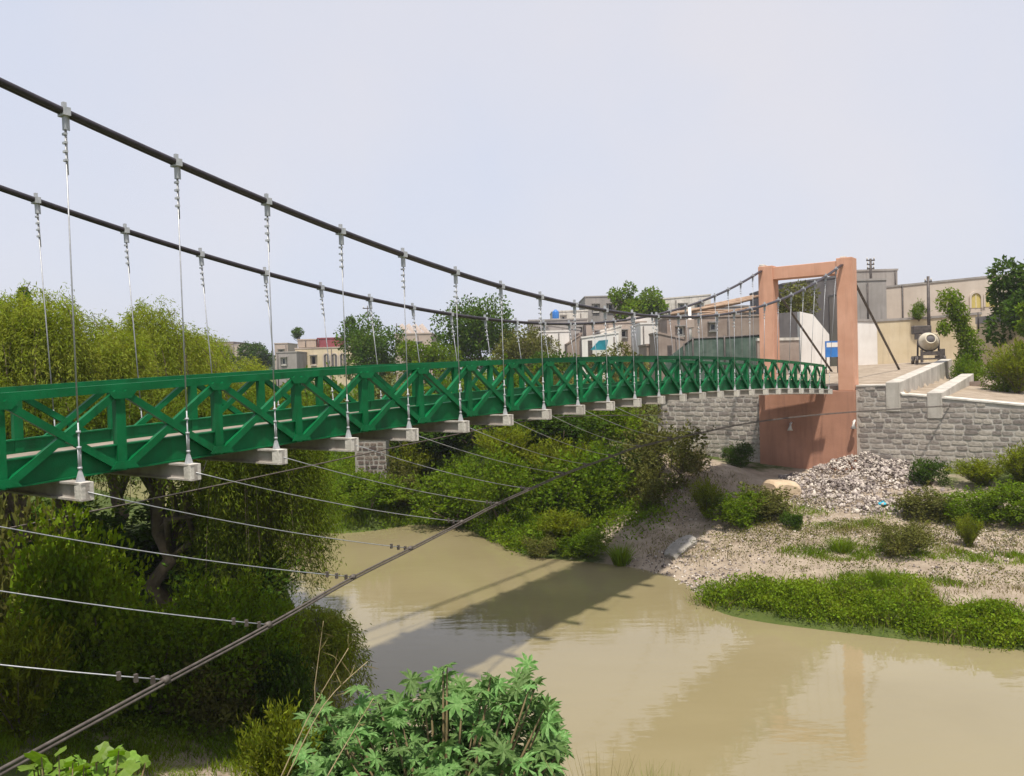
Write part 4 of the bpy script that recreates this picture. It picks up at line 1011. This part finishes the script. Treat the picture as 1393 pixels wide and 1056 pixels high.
shrub('feather', 'bright shrub at the right edge above the stone wall', 1386, 545, 75, 85, 40)
shrub('bush', 'leafy shrub by the dark wall piece at the right', 1366, 525, 50, 36, 41)
shrub('bush', 'low weeds behind the outer parapet', 1312, 512, 40, 26, 46)
shrub('bush', 'round plant growing on top of the ochre compound wall', 1250, 436, 22, 20, None, sink=0)
o = [x for x in bpy.data.objects if x.get('label') == 'round plant growing on top of the ochre compound wall'][0]
pw = at(1250, 435, 59.8); o.location = tuple(pw); o.scale = (1.1, 1.1, 1.2)
# small leaning tree by the mixer
lt = at(1312, 505, 47); lb = np.array([lt[0], lt[1], gz(lt[0], lt[1])])
o = empty('young_tree', lb); tag(o, 'slender young tree leaning left beside the cement mixer', 'tree')
tip = at(1292, 410, 47) - lb; mid = at(1306, 440, 47) - lb
mb = MB(); mb.tube([(0, 0, -.3), mid * .5 + [.25, 0, 0], mid, tip], [.12, .1, .07, .03], 7); mb.build('trunk', M['bark'], o)
C = []
for cpt, r, n in ((tip, .75, 900), (tip + [.5, 0, -.7], .6, 600), (tip + [-.35, 0, -1.5], .45, 350), (mid, .55, 500), (mid * .8 + [.3, 0, 0], .6, 700), (mid * .55 + [.5, 0, 0], .7, 800), (mid * .3 + [.3, 0, .2], .7, 800), (np.array([.3, 0, .5]), .8, 800)):
    C.append(cpt + unit(rnd(n)) * (RNG.random(n) ** .4 * r)[:, None] * [1, 1, 1.1])
C = np.concatenate(C); n = len(C)
link('crown', leaves(C, rnd(n) + [0, 0, -.5], RNG.uniform(.12, .28, n), RNG.uniform(.05, .11, n), 'crown', M['bush']), o)
# background trees
def btree(label, u, vtop, vb, dep, wpx, n, leaf, m, nl=16, **k):
    x = at(u, vtop, dep)[0]; zb = gz(x, dep) - .1; s = dep / FPX
    return tree(label, (x, dep, zb), topz(u, vtop, dep) - zb, wpx * s * .5, wpx * s * .5, n, leaf, M[m], nl, **k)
btree('dark leafy tree at the right edge over the boundary wall', 1388, 348, 470, 50, 90, 7500, .27, 'dark_leaf', 18, cz=.64, lr=(.25, .5))
btree('lighter tree peeping in at the right edge', 1404, 400, 470, 46, 40, 3000, .22, 'bush', 10)
btree('olive tree seen through the tower gateway', 1092, 386, 470, 64, 66, 4200, .22, 'bush_olive', 14, cz=.74, rzf=.26)
btree('tall slim light green tree over the village roofs', 847, 382, 480, 96, 28, 2600, .34, 'bush', 9, cz=.76, rzf=.22, lr=(.5, .8))
btree('wide light green tree right of the slim one', 880, 392, 480, 94, 50, 3800, .34, 'bush', 12, cz=.78, rzf=.18, lr=(.4, .7))
btree('large dark tree in the middle of the village', 650, 414, 505, 70, 120, 12000, .26, 'mid_leaf', 26, cz=.58)
btree('brownish tree right of the large dark one', 708, 444, 505, 62, 80, 7000, .20, 'bush_olive', 18, cz=.55)
btree('leafy tree with a high tip in front of the beige arched house', 508, 434, 510, 72, 84, 8000, .24, 'mid_leaf', 20, cz=.56)
btree('narrow tree tip above the leafy village tree', 478, 424, 510, 74, 22, 1500, .22, 'mid_leaf', 6, cz=.72, rzf=.28, lr=(.45, .7))
btree('green tree between the tan house and the large dark tree', 578, 462, 510, 66, 76, 6000, .22, 'bush', 16, cz=.5)
btree('olive bush-like tree below the village roofs', 836, 468, 510, 58, 80, 5000, .18, 'bush_olive', 16, cz=.5)
btree('dark far tree left of the pump house', 345, 470, 515, 120, 46, 4000, .36, 'dark_leaf', 12)
btree('second dark far tree beside the willows', 312, 474, 515, 125, 40, 3600, .36, 'dark_leaf', 12)
btree('small tree on the roof line of the beige arched house', 406, 450, 500, 112, 14, 700, .26, 'mid_leaf', 5, cz=.93, rzf=.07, lr=(.6, .9))
btree('bushy tree behind the willows at the left', 30, 392, 520, 34, 20, 1100, .16, 'mid_leaf', 6, cz=.86, rzf=.13, lr=(.45, .7))
btree('low tree hiding the foot of the village at the left', 420, 492, 520, 60, 70, 4500, .2, 'mid_leaf', 12, cz=.5)
btree('green bushy tree behind the railing near the middle', 760, 478, 520, 54, 90, 5200, .18, 'mid_leaf', 14, cz=.5)
for i, (lab, u, vt, w, dep) in enumerate([('leafy bank-top bush seen through the railing left of centre', 470, 520, 120, 50), ('bank-top bush seen through the railing under the leafy tree', 540, 515, 120, 48), ('bank-top bush seen through the railing below the large dark tree', 620, 508, 130, 48),
                                          ('bank-top bush seen through the railing below the brownish tree', 700, 506, 120, 47), ('bank-top bush seen through the railing by the sheds', 790, 505, 120, 47), ('bank-top bush seen through the railing at the far left', 400, 528, 110, 52)]):
    shrub(['bush', 'olive', 'bush'][i % 3], lab, u, vt + 75, w, 75, dep)
# far wooded skyline (one mass)
n = 26000; ang = RNG.uniform(-1.0, 1.0, n); dist = RNG.uniform(330, 420, n)
hh = 6 + 5 * (.5 + .5 * np.sin(ang * 37)) * (.6 + .4 * np.sin(ang * 91 + 1)); C = np.c_[np.sin(ang) * dist, np.cos(ang) * dist, 6 + RNG.random(n) ** .6 * hh]
tag(link('far_wood', leaves(C, rnd(n), RNG.uniform(1, 2.2, n), RNG.uniform(.8, 1.6, n), 'far_wood', M['mid_leaf'])), 'hazy line of far-off trees along the horizon', 'trees', kind='stuff')
# ---------------------------------------------------------------- ground cover (stuff)
def cover(label, name, rects, m, hgt, wd, cat='grass', leafy=False, kindm=None):
    Bs = []
    for (u, v, rx, ry, n, ang) in rects:
        c = hit(u, v); r = np.sqrt(RNG.random(n)) * RNG.uniform(.7, 1.25, n); t = RNG.random(n) * 2 * PI; x = r * np.cos(t) * rx; y = r * np.sin(t) * ry
        Bs.append(np.c_[c[0] + x * math.cos(ang) - y * math.sin(ang), c[1] + x * math.sin(ang) + y * math.cos(ang)])
    B = np.concatenate(Bs); z = ground(B[:, 0], B[:, 1]); keep = (z > -.12) & (vnoise(B[:, 0], B[:, 1], 1.1, 21) + .5 * vnoise(B[:, 0], B[:, 1], .4, 22) + RNG.normal(size=len(B)) * .2 > -.36); B = np.c_[B, z][keep]; n = len(B)
    patch = np.clip(.35 + 1.0 * (.5 + .9 * vnoise(B[:, 0], B[:, 1], .8, 33)) * (1 + .4 * vnoise(B[:, 0], B[:, 1], .3, 34)), .15, 1.8)
    if leafy:
        hh = RNG.random(n) ** .6 * hgt * patch; C = B + np.c_[rnd(n, 2) * .05, hh]; D = rnd(n) + [0, 0, .35]
        me = leaves(C, D, RNG.uniform(.6, 1.4, n) * wd * 1.6, RNG.uniform(.6, 1.4, n) * wd, name, m)
    else:
        H = np.c_[rnd(n, 2) * .12 * hgt, RNG.uniform(.4, 1, n) * hgt * patch]; a = RNG.random(n) * 6.28
        me = blades(B - [0, 0, .03], H, np.c_[np.cos(a), np.sin(a), np.zeros(n)] * hgt * .4, RNG.uniform(.6, 1.4, n) * wd, name, m)
    return tag(link(name, me), label, cat, kind='stuff')
wl_ = -.27
cover('lush low plants along the right water edge', 'waterside_plants', [(1015, 815, 1.4, .7, 3600, -.15), (1060, 822, 1.5, .8, 4200, -.2), (1120, 830, 1.7, .95, 5600, wl_), (1175, 828, 1.5, .9, 4200, wl_), (1230, 845, 1.8, .95, 6000, wl_), (1290, 852, 1.6, .8, 4600, wl_), (1345, 860, 1.6, .85, 5000, wl_), (1420, 872, 2.0, .9, 5000, wl_), (1200, 808, 1.2, .5, 1400, wl_)], M['vine'], .5, .048, 'plants', True)
cover('brownish seed stems among the waterside plants', 'waterside_weeds', [(1050, 812, 2.0, .9, 900, -.15), (1180, 822, 2.4, 1.2, 1200, wl_), (1320, 850, 2.6, 1.1, 1200, wl_)], M['grass_dry'], .6, .016)
cover('grass blades rising from the waterside plants', 'waterside_grass', [(1030, 812, 1.8, .9, 1800, -.15), (1130, 822, 2.4, 1.2, 2600, wl_), (1240, 838, 2.6, 1.2, 2600, wl_), (1350, 855, 2.4, 1.1, 2400, wl_), (1190, 800, 1.6, .5, 900, wl_)], M['grass'], .55, .02)
cover('bright grass on the slope far under the deck', 'bank_grass', [(455, 640, 2.6, 3.6, 9000, 0), (480, 670, 2.2, 2.2, 6000, 0), (530, 680, 2.5, 2.0, 4000, 0)], M['grass'], .38, .035)
cover('green undergrowth covering the mid bank', 'undergrowth', [(560, 680, 4, 3.0, 9000, .2), (660, 690, 4, 3.2, 11000, -.2), (760, 690, 3.4, 3.4, 11000, -.3), (830, 700, 2.6, 3.0, 7000, -.3), (600, 630, 5, 3.5, 8000, 0), (720, 620, 5, 3, 7000, 0), (740, 735, 2.0, 1.6, 5000, 0), (690, 722, 2.2, .8, 3500, -.3)], M['bush'], .6, .075, 'plants', True)
cover('patchy grass on the right bank', 'bank_grass', [(1130, 755, 1.6, .7, 2600, -.2), (1210, 745, 1.6, 1.0, 3000, -.2), (1330, 760, 2.6, .6, 3000, -.2), (1050, 700, 2.4, .9, 3000, 0), (1290, 690, 3.0, 1.6, 4000, -.2), (1240, 795, 1.8, .5, 1500, -.2), (1150, 715, 1.6, .6, 1500, 0), (1180, 790, 1.6, .6, 1800, 0)], M['grass'], .22, .022)
cover('olive weeds dotted over the right bank', 'weeds', [(1000, 735, 3.0, 2.0, 1700, 0), (1090, 735, 3, 1.6, 2000, 0), (1200, 725, 3.0, 1.6, 2400, 0), (1310, 735, 3.2, 1.6, 2600, 0), (1040, 690, 3, 1.2, 2000, 0), (930, 680, 2.4, 2.4, 2200, 0), (890, 640, 3.0, 2.2, 2200, 0), (1340, 790, 3.0, 1.0, 1600, 0), (1130, 775, 2.4, .8, 1100, 0)], M['bush_olive'], .30, .038, 'plants', True)
cover('dry weeds scattered over the bare right bank', 'dry_weeds', [(1010, 740, 2.6, 1.8, 1500, 0), (1090, 715, 3, 1.4, 1800, 0), (1300, 745, 3.2, 1.3, 2200, -.2), (1240, 720, 3, 1.0, 1500, 0), (930, 650, 3.4, 2.0, 2200, 0), (890, 620, 2.2, 1.6, 1200, 0), (1350, 800, 2.4, .8, 900, 0), (900, 740, 1.4, 1.2, 500, 0)], M['grass_dry'], .20, .02)
cover('undergrowth on the shaded left bank', 'undergrowth', [(60, 950, 3.0, 2.2, 9000, 0), (200, 950, 2.6, 1.8, 9000, 0), (330, 960, 2.0, 1.4, 7000, 0), (250, 890, 3.2, 2.0, 7000, 0), (80, 860, 3.0, 2.4, 7000, 0)], M['bush'], .32, .042, 'plants', True)
cover('grass on the near bank below the guy rope', 'bank_grass', [(330, 1000, 2.4, 1.2, 6000, 0), (180, 1010, 2.6, 1.3, 7000, 0), (60, 1015, 2.0, 1.2, 4000, 0), (400, 1040, 1.2, .8, 3000, 0), (-20, 1000, 2, 2, 3000, 0)], M['grass'], .26, .014)
# ---------------------------------------------------------------- foreground plants
def palmate():
    vs = [(0, 0, 0)]; fs = []; lob = 8
    for i in range(lob):
        a = -2.55 + 5.1 * i / (lob - 1); L = 1.0 - .22 * abs(a) / 2.55
        d = np.array([math.cos(a), math.sin(a)]); s = np.array([-d[1], d[0]])
        k = len(vs)
        for (r, w, z) in ((.34, 0, .0), (.62, .13, .015), (.62, -.13, .015), (1.0, 0, -.16)):
            p = d * r * L + s * w; vs.append((p[0], p[1], z - (.05 if r == .34 else 0)))
        b1 = len(vs); p = d * .30 * L + s * .11; vs.append((p[0], p[1], .02)); p = d * .30 * L - s * .11; vs.append((p[0], p[1], .02))
        fs += [(0, b1 + 1, k), (0, k, b1), (k, b1 + 1, k + 2), (k, k + 1, b1), (k, k + 2, k + 3), (k, k + 3, k + 1)]
    mb = MB(); mb.add(vs, fs); return mb.mesh('leaf', M['castor'])
PALM = palmate()
cb = np.array([-1.0, 9.6, gz(-1.0, 9.6)])
ca = empty('castor_plant', cb); tag(ca, 'bushy castor oil plant with star-shaped pale leaves in the foreground', 'plant')
outl_u = [398, 420, 470, 520, 560, 590, 625, 650, 680, 720, 745, 770]; outl_v = [992, 958, 945, 930, 922, 912, 903, 922, 912, 904, 935, 985]
stems = MB(); heads = []
for i in range(285):
    u = random.uniform(402, 768); vt = np.interp(u, outl_u, outl_v) + 9 * math.sin(u * .11 + 1) + random.uniform(-10, 8); f = random.random() ** 1.15; v = vt + 8 + f * (1085 - vt)
    dep = 10.3 - 1.5 * f + random.uniform(-.55, .55); p = at(u, v, dep); p[2] = max(p[2], gz(p[0], p[1]) + .2)
    l = link('leaf', PALM, ca); l.location = tuple(p - cb); s = random.uniform(.11, .26)
    l.scale = (s, s, s * random.uniform(.7, 1.5)); l.rotation_euler = Euler((random.gauss(.25, .35), random.gauss(0, .35), random.uniform(0, 6.28)), 'ZYX') if False else Euler((random.gauss(.30, .42), random.gauss(0, .42), random.uniform(0, 6.28)))
    if i % 4 == 0: heads.append(p - cb)
for h_ in heads:
    b0 = np.array([h_[0] * .45, h_[1] * .4, -.2]); stems.tube([b0, b0 + (h_ - b0) * .5 + [0, 0, .15], h_], [.03, .02, .008], 5)
stems.build('stems', M['stem'], ca)['kind'] = 'stuff'
fill = MB(); pv = [np.array(v_.co) for v_ in PALM.vertices]; pf = [tuple(p_.vertices) for p_ in PALM.polygons]
for i in range(1150):
    u = random.uniform(405, 764); vt = np.interp(u, outl_u, outl_v) + 10 * math.sin(u * .09) + 12; f = random.random() ** .85; v = vt + 14 + f * (1090 - vt)
    p = at(u, v, 10.8 - 1.3 * f + random.uniform(-.3, .9)); p[2] = max(p[2], gz(p[0], p[1]) + .15); s = random.uniform(.12, .23)
    Rm = np.array(Euler((random.gauss(.30, .4), random.gauss(0, .4), random.uniform(0, 6.28))).to_matrix()); fill.add([Rm @ (q_ * s) + p - cb for q_ in pv], pf)
tag(fill.build('inner_leaves', M['castor'], ca), kind='stuff')
def lobed():
    n = 14; vs = [(0, 0, 0)]
    for i in range(n):
        a = -2.6 + 5.2 * i / (n - 1); r = (1 + .16 * math.cos(5 * a)) * (.75 + .25 * math.cos(a)); vs.append((r * math.cos(a), r * math.sin(a), -.18 * r * r + .05 * math.cos(6 * a)))
    mb = MB(); mb.add(vs, [(0, i, i + 1) for i in range(1, n)]); return mb.mesh('leaf', M['gourd'])
GL = lobed(); gb = at(115, 1060, 6.0); gb[2] = gz(gb[0], gb[1])
go = empty('gourd_vine', gb); tag(go, 'broad yellow-green gourd leaves at the bottom left corner', 'plant'); st = MB()
for i in range(70):
    u = random.uniform(36, 205); v = 1022 + random.random() * 50 + 8 * math.sin(u * .07); p = at(u, v, random.uniform(5.5, 6.4))
    l = link('leaf', GL, go); l.location = tuple(p - gb); s = random.uniform(.055, .115); l.scale = (s, s, s); l.rotation_euler = (random.gauss(.55, .3), random.gauss(0, .3), random.uniform(0, 6.28))
    q = p - gb; st.tube([np.array([q[0] * .8, q[1], 0]), q * [.9, 1, .6], q], [.008, .007, .004], 4)
st.build('stems', M['stem'], go)['kind'] = 'stuff'
for k, (lab, pts) in enumerate([('long dry stalk leaning right in front of the castor plant', [(380, 1062), (425, 965), (474, 882)]), ('dry stalk branching beside the long leaning one', [(388, 1062), (440, 960), (500, 900)]),
                                ('thin dry stalk against the castor leaves', [(442, 1062), (478, 1000), (508, 950)]), ('slim pale twig upright before the leaning willow', [(428, 935), (434, 890), (440, 845)])]):
    dp = 8.2 if k < 3 else 12.5; P3 = [at(u, v, dp) for u, v in pts]; b0 = P3[0].copy(); b0[2] = gz(b0[0], b0[1])
    o = empty('dry_stalk', b0); tag(o, lab, 'stalk'); mb = MB(); mb.tube([np.zeros(3)] + [p - b0 for p in smooth_path(P3, 4)], [.009] + list(np.linspace(.008, .003, 9)), 5)
    mb.build('stem', M['dry'], o)
    C = []; 
    for t in np.linspace(.35, 1, 9): C.append(P3[1] + (P3[2] - P3[1]) * (t * 1.4 - .4) - b0)
    C = np.array(C); link('blades', leaves(C, rnd(len(C)) * .5 + [.3, 0, .5], RNG.uniform(.12, .3, len(C)), np.full(len(C), .012), 'blades', M['grass_dry']), o)
def near_tuft(label, u, vtop, dep, kind, w):
    p = at(u, vtop, dep); z = gz(p[0], p[1]); i = CNT.get(kind, 0); CNT[kind] = i + 1
    o = empty('grass_tuft', (p[0], p[1], z)); o.scale = (w, w, (p[2] - z) / .95); tag(o, label, 'grass'); link('foliage', PR[kind][i % 2][0], o)
near_tuft('seeding dry grass poking up at the bottom right of the castor plant', 815, 1030, 7.0, 'dry', 1.0)
near_tuft('fresh green grass poking up at the bottom edge over the water', 893, 1032, 6.6, 'tuft', .6)

# ---------------------------------------------------------------- origins of the world-built things
for o, base in ((br, BP(N0, -1.73, beamtop(N0) - .23)), (tw, np.r_[(BP(TN, -1.3, 0))[:2], 1.5])):
    for c in o.children: c.location = tuple(-np.array(base))
    o.location = tuple(base)

# ---------------------------------------------------------------- hazy air
hz_m = bpy.data.materials.new('hazy_air'); hz_m.use_nodes = True; t_ = hz_m.node_tree; t_.nodes.clear()
ho = t_.nodes.new('ShaderNodeOutputMaterial'); pv_ = t_.nodes.new('ShaderNodeVolumePrincipled')
pv_.inputs['Color'].default_value = (.86, .87, .93, 1); pv_.inputs['Density'].default_value = .00045; pv_.inputs['Anisotropy'].default_value = .2
t_.links.new(pv_.outputs[0], ho.inputs['Volume'])
tag(MB().box((-2600, -2600, -2.8), (2600, 2600, 22)).build('haze', hz_m), 'pale hazy air over the whole valley', 'haze', kind='stuff')
